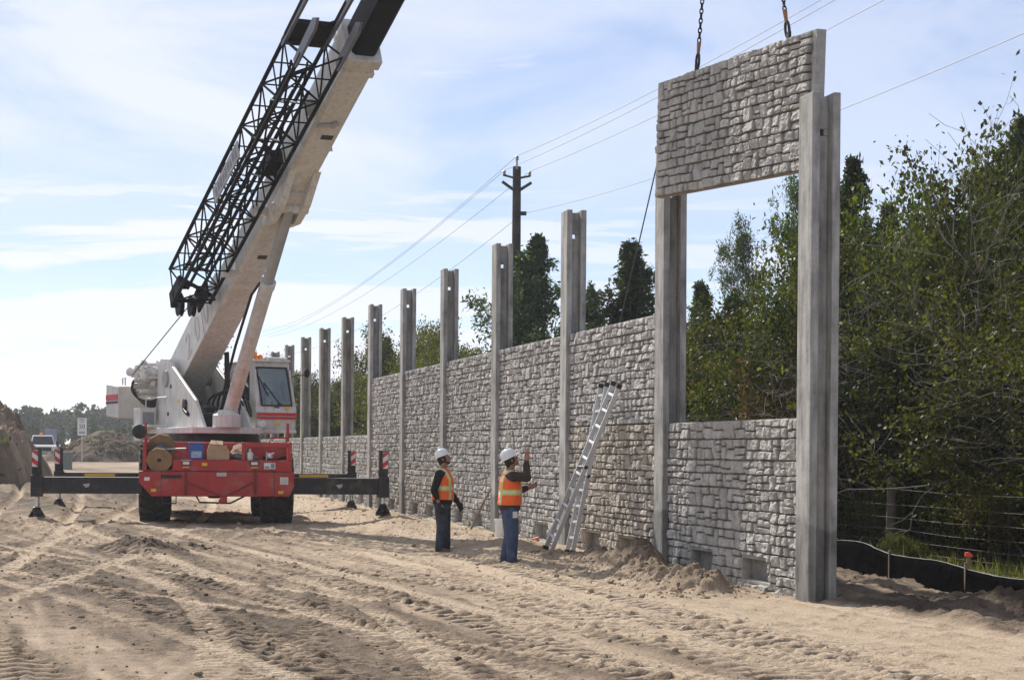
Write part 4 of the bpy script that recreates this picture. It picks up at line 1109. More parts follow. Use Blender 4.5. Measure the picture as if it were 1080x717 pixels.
for (l, u) in m1: b.tube(BMj(l, J0 + 0.4, u), BMj(l * 0.92 - 0.03, J1 - 1.5, u), 0.042, n=6)
for k in range(12):
    a = J0 + 0.5 + k * 0.72; c = a + 0.72
    for (pa, pb) in ((m1[0], m1[1]), (m1[2], m1[3]), (m1[1], m1[3])):
        x, y = (pa, pb) if k % 2 else (pb, pa)
        b.tube(BMj(x[0], a, x[1]), BMj(y[0], c, y[1]), 0.024, n=5)
b.build('inner_jib', M['blacksteel'], jib, smooth=40)
b = B()   # sheave head at the lower end
b.box(-1.32, -1.26, J0 - 0.6, J0 + 0.3, 0.05, 0.45, BMj); b.box(-0.66, -0.60, J0 - 0.6, J0 + 0.3, -0.05, 0.40, BMj)
for l in (-1.1, -0.8): b.lathe([(0.05, -0.05), (0.27, -0.05), (0.22, 0.0), (0.27, 0.05), (0.05, 0.05)], BMj(l, J0 - 0.55, 0.10), R, 18)
b.tube(BMj(-1.3, J0 - 0.15, 0.02), BMj(-0.40, J0 + 0.1, -0.05), 0.035); b.tube(BMj(-1.2, J0 - 0.05, 0.62), BMj(-0.45, J0 + 0.2, -0.05), 0.05)
for k in range(7): b.ball(BMj(-1.3 + 0.11 * k, J0 - 0.35 + 0.12 * (k % 3), 0.0 + 0.2 * (k % 4)), 0.10, 7)
b.build('jib_head', M['blacksteel'], jib, smooth=40)
b = B()   # white panel with faint print hung in the lattice
b.box(-1.43, -1.405, 8.2, 10.2, 0.22, 0.62, BMj); pn = b.build('name_board', mat('weathered white board', (0.36, 0.37, 0.38), 0.6, 0.25, 4), jib)
b = B()
for k in range(9): b.box(-1.436, -1.4305, 8.35 + 0.2 * k, 8.47 + 0.2 * k, 0.30 + 0.04 * (k % 2), 0.54 - 0.05 * (k % 3 == 0), BMj)
b.build('board_print', mat('faded print', (0.2, 0.21, 0.22), 0.6, 0.2), pn)
b = B()   # root feet at the upper end, pale plates
for l in (l0, l1):
    b.prism([(J1 - 0.9, u1 + 0.06), (J1 - 0.9, u1 - 0.10), (J1 + 1.3, u1 - 0.16), (J1 + 1.5, u1 - 0.06), (J1 + 1.3, u1 + 0.04)], l - 0.03, l + 0.03, lambda a, u, t: BMj(t, a, u))
    b.prism([(J1 - 0.4, u0 - 0.06), (J1 - 0.4, u0 + 0.14), (J1 + 0.9, u0 + 0.2), (J1 + 1.1, u0 + 0.06), (J1 + 0.9, u0 - 0.06)], l - 0.03, l + 0.03, lambda a, u, t: BMj(t, a, u))
b.build('jib_foot', mat('dark grey steel', (0.13, 0.135, 0.15), 0.45, 0.15), jib)
b = B()
for (l, u) in ((l0, u1), (l1, u1)): b.tube(BMj(l, J1 - 0.6, u), BMj(l, J1 + 0.6, u), 0.06)
for a in (J1 - 0.9, J1 - 0.3): b.box(l1, l0, a, a + 0.16, u1 - 0.05, u1 + 0.05, BMj)
b.box(l1, l0, J1 - 0.76, J1 - 0.28, u1 - 0.02, u1 + 0.02, BMj); b.build('jib_yoke', M['blacksteel'], jib)
b = B(); b.box(-0.60, -0.33, 9.3, 9.9, 0.35, 0.65, BMj); b.build('stow_bracket', M['blacksteel'], jib)
# ropes and hook block (above the picture)
b = B()
b.tube(S(-0.1, -1.35, 4.0), BM(-0.1, 6.0, 1.06), 0.016, n=6); b.tube(BM(-0.1, 6.0, 1.06), BM(-0.1, 29.1, 0.95), 0.016, n=6)
hp = BM(0, 29.3, 0.15)
for l in (-0.15, 0.15): b.tube(BM(l, 29.4, 0.2), HOOK + R * l + V((0, 0, 1.3)), 0.014, n=6)
b.tube(S(-1.05, -1.9, 3.7), BMj(-0.95, J0 - 0.5, 0.0), 0.014, n=6)
b.build('hoist_rope', M['rope'], crane)
b = B(); b.prism([(-0.22, 0.5), (0.22, 0.5), (0.30, 1.0), (0.22, 1.4), (-0.22, 1.4), (-0.30, 1.0)], -0.16, 0.16, lambda a, c, t: HOOK + R * a + F * t + V((0, 0, c)))
hb = b.build('hook_block', M['redplate'], crane, bevel=0.02)
b = B(); b.path([HOOK + R * (0.13 * math.cos(a)) + V((0, 0, 0.12 + 0.14 * math.sin(a))) for a in np.linspace(rad(150), rad(420), 14)] + [HOOK + V((0, 0, 0.5))], 0.045, 8); b.build('hook', M['blacksteel'], hb, smooth=40)

# seams, warning plates, steps
b = B()
for (x, z0, z1) in ((-1.28, 0.68, 1.22), (1.30, 0.68, 1.22)): b.box(x - 0.006, x + 0.006, -0.008, -0.004, z0, z1, K)
b.box(-1.69, 1.69, -0.007, -0.003, 1.225, 1.237, K)
b.build('panel_seam', M['black'], carrier)
for (x, z) in ((-1.45, 0.80), (1.45, 0.76), (-0.30, 1.40)):
    b = B(); b.box(x - 0.06, x + 0.06, 0.012 if z > 1.3 else -0.009, 0.0175 if z > 1.3 else -0.004, z - 0.035, z + 0.035, K); b.build('warning_plate', M['yellow'], carrier)
for x in (-1.10, 1.12):
    b = B(); b.path([K(x - 0.16, 0.02, 0.70), K(x - 0.16, -0.06, 0.50), K(x + 0.16, -0.06, 0.50), K(x + 0.16, 0.02, 0.70)], 0.016, 6); b.build('step_bar', M['black'], carrier)
b = B(); b.path([K(-0.5, 0.3, 0.70), K(-0.4, 0.2, 0.52), K(0.3, 0.25, 0.50), K(0.7, 0.3, 0.70)], 0.022, 6); b.build('brake_line', M['hose'], carrier)
for a0 in (2.9, 5.9, 11.1):
    b = B(); w_ = 0.367 if a0 < 4.4 else 0.332; b.box(-w_ - 0.012, w_ + 0.012, a0, a0 + 0.035, -0.034 if a0 < 4.4 else -0.014, 0.90, BM); b.build('weld_band', M['white'], boom)
for (a0, w) in ((6.6, 0.10), (11.5, 0.14)):
    b = B(); b.box(-0.06, 0.06 + w, a0, a0 + 0.16, -0.008, -0.004, BM); b.build('load_decal', M['black'], boom)
for (l, z, w, h_) in ((1.30, 2.35, 0.12, 0.05), (1.55, 2.74, 0.10, 0.08)):
    b = B(); b.box(l, l + w, rF - 0.02, rF + 0.004, z, z + h_, S); b.build('cab_decal', M['yellow'], cab)
for (r0, z) in ((0.35, 3.3), (1.1, 2.9), (0.1, 2.6), (2.1, 2.55)):
    b = B(); b.box(-0.6265, -0.6215, r0, r0 + 0.16, z, z + 0.09, S); b.build('warning_plate', M['black'] if r0 != 1.1 else M['yellow'], sup)
b = B(); b.path([S(-0.93, -0.9, 2.30), S(-0.93, -0.9, 3.05), S(-0.93, 1.2, 3.05), S(-0.93, 1.2, 2.30)], 0.018, 6); b.build('hand_rail', M['white'], sup)

# ------------------------------------------------------------------ load lying on the rear deck
def KD(x, s, z): return K(x, s, 1.27 + z)
sp = thing('cable_spool', 'wooden cable spool lying tilted at the end of the red crane deck', 'cable spool', tuple(KD(-1.33, 0.3, 0)))
c = K(-1.30, 0.32, 1.62); axs = (DC * -0.72 + V((0, 0, -0.28)) + RC * -0.06).normalized()
b = B(); b.lathe([(0.0, 0.33), (0.30, 0.33), (0.30, 0.37), (0.0, 0.37)], c, axs, 9); b.build('flange', M['ply'], sp)
b = B(); b.lathe([(0.0, -0.33), (0.34, -0.33), (0.34, -0.29), (0.0, -0.29)], c + V((0, 0, 0.05)), axs, 9); b.build('flange', M['ply'], sp)
b = B(); b.lathe([(0.17, -0.29), (0.19, -0.1), (0.20, 0.1), (0.17, 0.33)], c, axs, 20); b.build('drum', M['cable'], sp, smooth=40)
b = B(); b.lathe([(0.0, 0.371), (0.05, 0.371), (0.05, 0.376), (0, 0.376)], c, axs, 10); b.build('arbor_hole', M['black'], sp)
b = B(); b.tube(c + RC * 0.1 + V((0, 0, 0.12)), K(-0.72, 0.25, 1.76), 0.02); b.build('spool_bar', M['steel'], sp)
bb = thing('blue_tub', 'blue plastic tub with pale printed front on the red crane deck', 'tub', tuple(KD(-0.50, 0.3, 0.23)))
b = B(); b.prism([(-0.62, 1.50), (-0.66, 1.86), (-0.31, 1.88), (-0.34, 1.50)], 0.13, 0.42, lambda a, z, t: K(a, t, z)); b.build('tub_body', M['blue'], bb, bevel=0.02)
b = B(); b.box(-0.60, -0.37, 0.122, 0.127, 1.55, 1.70, K); b.build('tub_label', mat('pale print', (0.35, 0.42, 0.55), 0.5, 0.35, 25), bb)
b = B(); b.box(-0.665, -0.305, 0.12, 0.43, 1.86, 1.90, K); b.build('tub_lid', M['blue'], bb, bevel=0.01)
cbx = thing('cardboard_box', 'brown cardboard box standing open on the red crane deck', 'box', tuple(KD(0.0, 0.3, 0.23)))
b = B(); b.prism([(-0.24, 1.50), (-0.24, 1.70), (-0.19, 1.86), (0.20, 1.83), (0.27, 1.70), (0.27, 1.50)], 0.13, 0.50, lambda a, z, t: K(a, t, z)); b.build('carton', M['card'], cbx, bevel=0.01)
b = B(); b.hexa([K(-0.19, 0.12, 1.865), K(0.12, 0.12, 1.845), K(0.12, 0.30, 1.93), K(-0.15, 0.30, 1.95), K(-0.19, 0.12, 1.875), K(0.12, 0.12, 1.855), K(0.12, 0.30, 1.94), K(-0.15, 0.30, 1.96)]); b.build('flap', M['card'], cbx)
sk = B()
for (x, z, r_, sx) in ((0.62, 1.58, 0.15, 1.7), (0.45, 1.60, 0.12, 1.3), (0.80, 1.55, 0.10, 1.5)): sk.ball(K(x, 0.3, z), r_, 12, sx=sx, sz=0.65)
o = sk.build('sack', mat('grey sack', (0.16, 0.16, 0.17), 0.8, 0.3, 14, bump=0.6, bscale=12), None, (K(0.6, 0.3, 1.5)), smooth=60); o.location = K(0.6, 0.3, 1.5)
tag(o, 'dark grey sack slumped on the red crane deck beside the cardboard box', 'sack')
sk = B(); sk.hexa([K(0.28, 0.14, 1.66), K(0.66, 0.14, 1.68), K(0.70, 0.34, 1.80), K(0.36, 0.34, 1.76), K(0.28, 0.14, 1.675), K(0.66, 0.14, 1.70), K(0.70, 0.34, 1.82), K(0.36, 0.34, 1.78)])
sk.hexa([K(0.33, 0.20, 1.70), K(0.60, 0.20, 1.80), K(0.52, 0.36, 1.88), K(0.36, 0.36, 1.82), K(0.33, 0.20, 1.71), K(0.60, 0.20, 1.82), K(0.52, 0.36, 1.90), K(0.36, 0.36, 1.83)])
o = sk.build('carton_sheet', M['card'], None, K(0.5, 0.3, 1.66)); o.location = K(0.5, 0.3, 1.66)
tag(o, 'torn flat cardboard sheet lying over the dark sack on the red crane deck', 'cardboard')
sk = B(); sk.lathe([(0.06, 0), (0.075, 0.02), (0.08, 0.16), (0.03, 0.20), (0.03, 0.27), (0, 0.27)], K(0.74, 0.16, 1.50), V((0, 0, 1)), 14)
o = sk.build('plastic_jug', M['plasticwhite'], None, K(0.74, 0.16, 1.5), smooth=40); o.location = K(0.74, 0.16, 1.5)
tag(o, 'small white plastic jug on the red crane deck at the end of the sack', 'jug')
# ------------------------------------------------------------------ people
def remesh(o, vox, sm=3):
    m = o.modifiers.new('remesh', 'REMESH'); m.mode = 'VOXEL'; m.voxel_size = vox; m.use_smooth_shade = True
    s = o.modifiers.new('smooth', 'SMOOTH'); s.factor = 0.5; s.iterations = sm
def vest_mat(name):
    m, nt, N, L = new_mat(name)
    out = node(nt, 'ShaderNodeOutputMaterial'); b = node(nt, 'ShaderNodeBsdfPrincipled'); L.new(b.outputs[0], out.inputs[0])
    b.inputs['Roughness'].default_value = 0.7
    tc = node(nt, 'ShaderNodeTexCoord'); sx = node(nt, 'ShaderNodeSeparateXYZ'); L.new(tc.outputs['Object'], sx.inputs[0])
    def band(sock, c, hw):
        a = node(nt, 'ShaderNodeMath', operation='SUBTRACT'); L.new(sock, a.inputs[0]); a.inputs[1].default_value = c
        d = node(nt, 'ShaderNodeMath', operation='ABSOLUTE'); L.new(a.outputs[0], d.inputs[0])
        e = node(nt, 'ShaderNodeMath', operation='LESS_THAN'); L.new(d.outputs[0], e.inputs[0]); e.inputs[1].default_value = hw
        return e.outputs[0]
    def mx_(a, bb):
        q = node(nt, 'ShaderNodeMath', operation='MAXIMUM'); L.new(a, q.inputs[0]); L.new(bb, q.inputs[1]); return q.outputs[0]
    ay = node(nt, 'ShaderNodeMath', operation='ABSOLUTE'); L.new(sx.outputs[1], ay.inputs[0])
    wide = mx_(band(sx.outputs[2], 1.135, 0.042), band(ay.outputs[0], 0.115, 0.036))
    thin = mx_(band(sx.outputs[2], 1.135, 0.020), band(ay.outputs[0], 0.115, 0.014))
    m1 = node(nt, 'ShaderNodeMix', data_type='RGBA'); m1.inputs[6].default_value = (0.90, 0.135, 0.02, 1); m1.inputs[7].default_value = (0.62, 0.60, 0.10, 1); L.new(wide, m1.inputs[0])
    m2 = node(nt, 'ShaderNodeMix', data_type='RGBA'); L.new(m1.outputs[2], m2.inputs[6]); m2.inputs[7].default_value = (0.66, 0.66, 0.55, 1); L.new(thin, m2.inputs[0])
    nd = node(nt, 'ShaderNodeTexNoise'); nd.inputs['Scale'].default_value = 5; nd.inputs['Detail'].default_value = 8; L.new(tc.outputs['Object'], nd.inputs['Vector'])
    rd = node(nt, 'ShaderNodeMapRange'); rd.inputs[1].default_value = 0.45; rd.inputs[2].default_value = 0.75; rd.inputs[4].default_value = 0.4; L.new(nd.outputs[0], rd.inputs[0])
    m3 = node(nt, 'ShaderNodeMix', data_type='RGBA'); L.new(rd.outputs[0], m3.inputs[0]); L.new(m2.outputs[2], m3.inputs[6]); m3.inputs[7].default_value = (0.42, 0.17, 0.07, 1)
    L.new(m3.outputs[2], b.inputs['Base Color'])
    nz = node(nt, 'ShaderNodeTexNoise'); nz.inputs['Scale'].default_value = 9; L.new(tc.outputs['Object'], nz.inputs['Vector'])
    bp = node(nt, 'ShaderNodeBump'); bp.inputs['Strength'].default_value = 0.9; bp.inputs['Distance'].default_value = 0.06; L.new(nz.outputs[0], bp.inputs['Height']); L.new(bp.outputs[0], b.inputs['Normal'])
    return m
M['vest'] = vest_mat('high visibility vest')

def ring(c, rx, ry, n=20, tilt=0.0, p=2.3):
    out = []
    for i in range(n):
        a = 2 * math.pi * i / n
        ca, sa = math.cos(a), math.sin(a)
        x = rx * math.copysign(abs(ca) ** (2 / p), ca); y = ry * math.copysign(abs(sa) ** (2 / p), sa)
        out.append(V((c[0] + x, c[1] + y, c[2] + x * tilt)))
    return out

def hand(mb, wrist, d, palmn, side, curl):
    """palm and five fingers; d: pointing direction, palmn: palm normal"""
    d = V(d).normalized(); n = V(palmn).normalized(); s = d.cross(n).normalized() * side
    mb.cap(V(wrist), V(wrist) + d * 0.03, 0.029, 0.032, 8)
    for k in range(4):
        off = (k - 1.5) * 0.021
        mb.cap(V(wrist) + d * 0.02 + s * off * 0.7, V(wrist) + d * 0.092 + s * off, 0.016, 0.0135, 8)
        L_ = (0.072, 0.080, 0.075, 0.058)[k]
        p0 = V(wrist) + d * 0.095 + s * off; a = 0
        for j in range(3):
            a += curl * (0.8 + 0.2 * j)
            dd = (d * math.cos(a) + n * math.sin(a) + s * off * 2.2).normalized()
            p1 = p0 + dd * L_ * (0.45, 0.32, 0.23)[j]
            mb.cap(p0, p1, 0.0100 - 0.0007 * j, 0.0096 - 0.0007 * j, 7); p0 = p1
    t0 = V(wrist) + d * 0.03 + s * -0.028; t1 = t0 + (d * 0.6 - s * 0.7 + n * 0.25).normalized() * 0.042
    t2 = t1 + (d * 0.9 - s * 0.25 + n * 0.35).normalized() * 0.032
    mb.cap(t0, t1, 0.0145, 0.012, 8); mb.cap(t1, t2, 0.0115, 0.0095, 8)

def person(label, loc, rz, pose):
    """x forward, y to the person's left, z up"""
    t = thing('person', label, 'person', loc, rz)
    tilt = pose['tilt']; J = pose
    neck = V((0.0, 0, 1.46)); hd = V((0.045 - 0.10 * math.sin(tilt) * 0.5, 0, 1.635))
    Rm = Matrix.Rotation(-tilt, 3, 'Y')
    def H(x, y, z): return hd + Rm @ V((x, y, z))
    b = MB()
    # trunk and limbs of the body, all fused to one surface
    b.loft([ring((0, 0, 0.86), 0.10, 0.155), ring((0, 0, 1.0), 0.105, 0.15), ring((0, 0, 1.15), 0.105, 0.15), ring((0.01, 0, 1.30), 0.115, 0.175), ring((0.0, 0, 1.41), 0.09, 0.16), ring((0, 0, 1.47), 0.055, 0.07)])
    b.cap(neck - V((0, 0, 0.05)), H(-0.015, 0, -0.05), 0.058, 0.056, 12)
    b.ball(H(-0.012, 0, 0.03), 0.092, 16, sz=1.12, sx=1.06, sy=0.86, M=Rm)
    b.ball(H(0.028, 0, -0.045), 0.064, 14, sz=1.15, sx=1.0, sy=0.86, M=Rm)
    b.ball(H(0.060, 0, -0.088), 0.026, 10, M=Rm)                                     # chin
    b.cap(H(0.086, 0, 0.018), H(0.108, 0, -0.018), 0.010, 0.0145, 8)                 # nose
    b.cap(H(0.080, -0.018, -0.055), H(0.080, 0.018, -0.055), 0.0105, 0.0105, 8)      # lips
    b.cap(H(0.078, -0.045, 0.036), H(0.084, 0.0, 0.038), 0.010, 0.011, 8); b.cap(H(0.078, 0.045, 0.036), H(0.084, 0.0, 0.038), 0.010, 0.011, 8)  # brow
    for sgn in (-1, 1):
        b.ball(H(-0.005, 0.080 * sgn, -0.005), 0.030, 10, sy=0.35, sx=0.7, M=Rm)     # ears
        b.cap(V((0, 0.09 * sgn, 0.88)), V(J['knee'][sgn]), 0.082, 0.058, 12); b.cap(V(J['knee'][sgn]), V(J['ankle'][sgn]), 0.056, 0.040, 12)
        b.cap(V(J['ankle'][sgn]), V(J['ankle'][sgn]) + V((0.12, 0, -0.05)), 0.038, 0.032, 10)
        sh, el, wr = V(J['sho'][sgn]), V(J['elb'][sgn]), V(J['wri'][sgn])
        b.cap(sh, el, 0.048, 0.038, 10); b.cap(el, wr, 0.038, 0.026, 10)
        hand(b, wr, J['hdir'][sgn], J['hn'][sgn], sgn, J['curl'][sgn])
    body = b.build('body', M['skin'], t, (0, 0, 0)); remesh(body, 0.0065, 2)
    # eyes
    b = MB()
    for sgn in (-1, 1): b.ball(H(0.071, 0.031 * sgn, 0.014), 0.013, 10)
    b.build('eye', mat('eye white', (0.5, 0.48, 0.46), 0.2, 0.02), t, (0, 0, 0), smooth=60)
    b = MB()
    for sgn in (-1, 1): b.ball(H(0.0805, 0.031 * sgn, 0.015), 0.0055, 8)
    b.build('iris', M['hair'], t, (0, 0, 0), smooth=60)
    # hair
    b = MB(); b.ball(H(-0.022, 0, 0.02), 0.100, 16, sz=1.05, sx=0.98, sy=0.90, M=Rm); b.cap(H(-0.075, 0, -0.02), H(-0.075, 0, -0.085 - J.get('hairlen', 0)), 0.05, 0.035, 10)
    for sgn in (-1, 1): b.cap(H(-0.02, 0.072 * sgn, 0.02), H(0.0, 0.075 * sgn, -0.035), 0.018, 0.010, 8)
    if J.get('beard'):
        b.cap(H(0.05, -0.03, -0.092), H(0.05, 0.03, -0.092), 0.026, 0.026, 8); b.cap(H(0.082, -0.02, -0.040), H(0.082, 0.02, -0.040), 0.008, 0.008, 6)
        for sgn in (-1, 1): b.cap(H(0.0, 0.066 * sgn, -0.03), H(0.045, 0.045 * sgn, -0.085), 0.016, 0.02, 8)
    h = b.build('hair', M['hair'], t, (0, 0, 0)); remesh(h, 0.009, 2)
    # jersey : trunk + sleeves
    b = MB()
    b.loft([ring((0, 0, J.get('hem', 0.86)), 0.165, 0.205), ring((0, 0, 0.95), 0.165, 0.20), ring((0.01, 0, 1.10), 0.162, 0.20), ring((0.01, 0, 1.28), 0.155, 0.21), ring((0.0, 0, 1.40), 0.12, 0.19), ring((-0.005, 0, 1.475), 0.068, 0.082)])
    for sgn in (-1, 1):
        sh, el, wr = V(J['sho'][sgn]), V(J['elb'][sgn]), V(J['wri'][sgn])
        b.cap(V((0, 0.10 * sgn, 1.38)), sh, 0.075, 0.078, 12)
        b.cap(sh, el, 0.080, 0.066, 12)
        if J['sleeve'][sgn] > 0: b.cap(el, el.lerp(wr, J['sleeve'][sgn]), 0.066, 0.050, 12)
    s = b.build('jersey', J['top'], t, (0, 0, 0)); remesh(s, 0.010, 3)
    # vest
    b = MB()
    b.loft([ring((0, 0, 0.935), 0.192, 0.235), ring((0.01, 0, 1.10), 0.186, 0.228), ring((0.01, 0, 1.27), 0.178, 0.225), ring((0.005, 0, 1.37), 0.148, 0.185), ring((-0.005, 0, 1.445), 0.105, 0.140), ring((-0.005, 0, 1.478), 0.078, 0.100)])
    v = b.build('vest', M['vest'], t, (0, 0, 0)); remesh(v, 0.011, 3)
    # trousers
    b = MB()
    b.loft([ring((0, 0, 0.80), 0.140, 0.185), ring((0, 0, 0.90), 0.152, 0.195), ring((0, 0, 1.0), 0.148, 0.188)])
    for sgn in (-1, 1):
        hp, kn, an = V((0, 0.088 * sgn, 0.86)), V(J['knee'][sgn]), V(J['ankle'][sgn])
        b.cap(hp, kn, 0.125, 0.100, 14); b.cap(kn, an + V((0.005, 0, 0.0)), 0.100, 0.080, 14)
        b.ball(kn.lerp(an, 0.75) + V((0.01, 0, 0)), 0.088, 12, sz=0.6)
    tr = b.build('trousers', J['jeans'], t, (0, 0, 0)); remesh(tr, 0.010, 3)
    for sgn in (-1, 1):
        an = V(J['ankle'][sgn]); b = MB(); fd = V((math.cos(J['toe'][sgn]), math.sin(J['toe'][sgn]), 0))
        b.cap(an + V((0, 0, -0.01)), an + V((0, 0, -0.05)), 0.058, 0.060, 12)
        b.cap(V((an.x, an.y, 0.045)) - fd * 0.03, V((an.x, an.y, 0.042)) + fd * 0.165, 0.048, 0.046, 12)
        b.ball(V((an.x, an.y, 0.055)) + fd * 0.07, 0.055, 12)
        bo = b.build('boot', M['boot'], t, (0, 0, 0)); remesh(bo, 0.009, 2)
    # belt pouch / gloves
    if J.get('gloves'):
        for sgn in J['gloves']:
            b = MB(); wr = V(J['wri'][sgn]); d = V(J['hdir'][sgn]).normalized()
            b.cap(wr + d * 0.01, wr + d * 0.10, 0.042, 0.05, 10)
            n_ = V(J['hn'][sgn]).normalized(); sd = d.cross(n_)
            for k in range(4):
                q = wr + d * 0.10 + sd * (k - 1.5) * 0.024
                b.cap(q, q + (d * 0.8 + n_ * 0.5) * 0.045, 0.015, 0.014, 8); b.cap(q + (d * 0.8 + n_ * 0.5) * 0.045, q + (d * 1.0 + n_ * 1.2) * 0.06, 0.014, 0.012, 8)
            b.cap(wr + d * 0.04 - sd * 0.03, wr + d * 0.09 - sd * 0.06, 0.017, 0.014, 8)
            gl = b.build('glove', M['glove'], t, (0, 0, 0)); remesh(gl, 0.008, 2)
    if J.get('badge'):
        b = MB(); b.box(0.02, 0.095, -0.235, -0.195, 0.74, 0.84); b.build('belt_badge', M['bagwhite'], t, (0, 0, 0), bevel=0.008)
    # hard hat
    b = MB(); ax = Rm @ V((0.06, 0, 1)).normalized(); c = H(-0.012, 0, 0.055)
    b.lathe([(0.128, 0.0), (0.130, 0.02), (0.125, 0.06), (0.105, 0.10), (0.070, 0.128), (0.03, 0.140), (0.0, 0.142)], c, ax, 28)
    hh = b.build('hard_hat', M['hat'], t, (0, 0, 0), smooth=60)
    b = MB(); fx = Rm @ V((1, 0, -0.05)).normalized(); sy = V((0, 1, 0))
    pts = []
    for i in range(28):
        a = 2 * math.pi * i / 28; rr = 0.140 + 0.055 * max(0, math.cos(a)) ** 2 + 0.012 * max(0, -math.cos(a))
        pts.append((fx * math.cos(a) + sy * math.sin(a)) * rr)
    b.loft([[c + p * 0.8 + ax * 0.006 for p in pts], [c + p - ax * 0.002 for p in pts], [c + p - ax * 0.010 for p in pts], [c + p * 0.8 - ax * 0.004 for p in pts]])
    b.build('brim', M['hat'], hh, (0, 0, 0), smooth=60)
    b = MB()
    for l in (-0.03, 0.0, 0.03): b.path([c + ax * (0.128 * math.sin(a)) * 1.10 + fx * (0.118 * math.cos(a)) + sy * l for a in np.linspace(0.35, math.pi - 0.35, 12)], 0.007, 6)
    b.build('ridge', M['hat'], hh, (0, 0, 0), smooth=60)
    return t
g1 = gz(-1.2, 33.7); g2 = gz(-0.03, 30.3)
person('man in orange vest standing with arms hanging down, gazing up', (-1.2, 33.7, g1 - 0.01), rad(-14), dict(
    tilt=rad(24), knee={-1: (0.03, -0.10, 0.47), 1: (0.02, 0.10, 0.47)}, ankle={-1: (-0.02, -0.11, 0.10), 1: (0.03, 0.12, 0.10)}, toe={-1: -0.15, 1: 0.25},
    sho={-1: (0.0, -0.215, 1.38), 1: (0.0, 0.215, 1.38)}, elb={-1: (-0.07, -0.285, 1.10), 1: (0.02, 0.29, 1.11)}, wri={-1: (0.02, -0.28, 0.87), 1: (0.20, 0.25, 0.90)},
    hdir={-1: (0.25, 0.05, -1), 1: (0.5, -0.05, -0.8)}, hn={-1: (0.3, 1, 0), 1: (0.2, -1, -0.2)}, curl={-1: 0.45, 1: 0.5}, sleeve={-1: 0.55, 1: 0.9},
    top=M['jersey'], jeans=M['denimdark'], gloves=(-1, 1), beard=True))
person('man in orange vest and blue jeans raising one hand before his face', (-0.03, 30.3, g2 - 0.01), rad(8), dict(
    tilt=rad(30), knee={-1: (0.03, -0.10, 0.47), 1: (0.03, 0.11, 0.47)}, ankle={-1: (0.02, -0.11, 0.10), 1: (-0.06, 0.11, 0.10)}, toe={-1: -0.1, 1: 0.2},
    sho={-1: (0.02, -0.215, 1.39), 1: (0.02, 0.215, 1.38)}, elb={-1: (0.24, -0.22, 1.36), 1: (0.10, 0.25, 1.13)}, wri={-1: (0.235, -0.15, 1.61), 1: (0.31, 0.18, 1.20)},
    hdir={-1: (0.10, 0.10, 1), 1: (0.9, -0.1, 0.35)}, hn={-1: (-0.55, -0.8, 0.1), 1: (0, -1, 0.3)}, curl={-1: 0.16, 1: 0.35}, sleeve={-1: 0.92, 1: 0.9},
    top=M['brownjersey'], jeans=M['denim'], badge=True, hairlen=0.10))

# ------------------------------------------------------------------ small things on the ground
def single(name, mb, m, label, cat, o, smooth=None, bevel=0, group=None):
    ob = mb.build(name, m, None, o, smooth=smooth, bevel=bevel); ob.location = o
    return tag(ob, label, cat, group)
bx, by = -0.19, 37.0; bz = gz(bx, by)
bk = thing('bucket', 'white plastic bucket standing behind the legs of the man in blue jeans', 'bucket', (bx, by, bz - 0.01))
b = MB(); b.lathe([(0.0, 0.02), (0.125, 0.02), (0.128, 0.0), (0.135, 0.03), (0.150, 0.33), (0.158, 0.335), (0.158, 0.36), (0.150, 0.375), (0.140, 0.37), (0.125, 0.06), (0.0, 0.05)], (0, 0, 0), (0, 0, 1), 28)
b.build('pail', M['plasticwhite'], bk, (0, 0, 0), smooth=40); bk.scale = (0.85, 0.85, 1.0)
b = MB(); b.path([V((0.158 * math.cos(a), -0.02 - 0.07 * math.sin(a), 0.345 - 0.12 * math.sin(a))) for a in np.linspace(0, math.pi, 14)], 0.005, 5); b.build('handle', M['steel'], bk, (0, 0, 0))
pz = gz(-0.86, 40.4)
b = MB(); b.path([V((-0.86, 40.4, pz - 0.05)), V((-0.62, 40.45, pz + 0.5)), V((-0.432, 40.5, 0.97))], 0.022, 7, 0.018)
single('wooden_pole', b, M['wood'], 'thin wooden pole propped against the post behind the man with the raised hand', 'pole', V((-0.86, 40.4, pz)), 40)
cz = gz(0.37, 34.4)
b = MB(); b.lathe([(0.0, 0.0), (0.035, 0.0), (0.05, 0.12), (0.046, 0.12), (0.03, 0.01), (0, 0.01)], (0.37, 34.4, cz + 0.05), (0.8, 0.2, 0.15), 14)
single('cup', b, mat('orange plastic', (0.62, 0.14, 0.04), 0.5, 0.05), 'small orange cup lying on the soil near the ladder foot', 'cup', V((0.37, 34.4, cz)), 40)

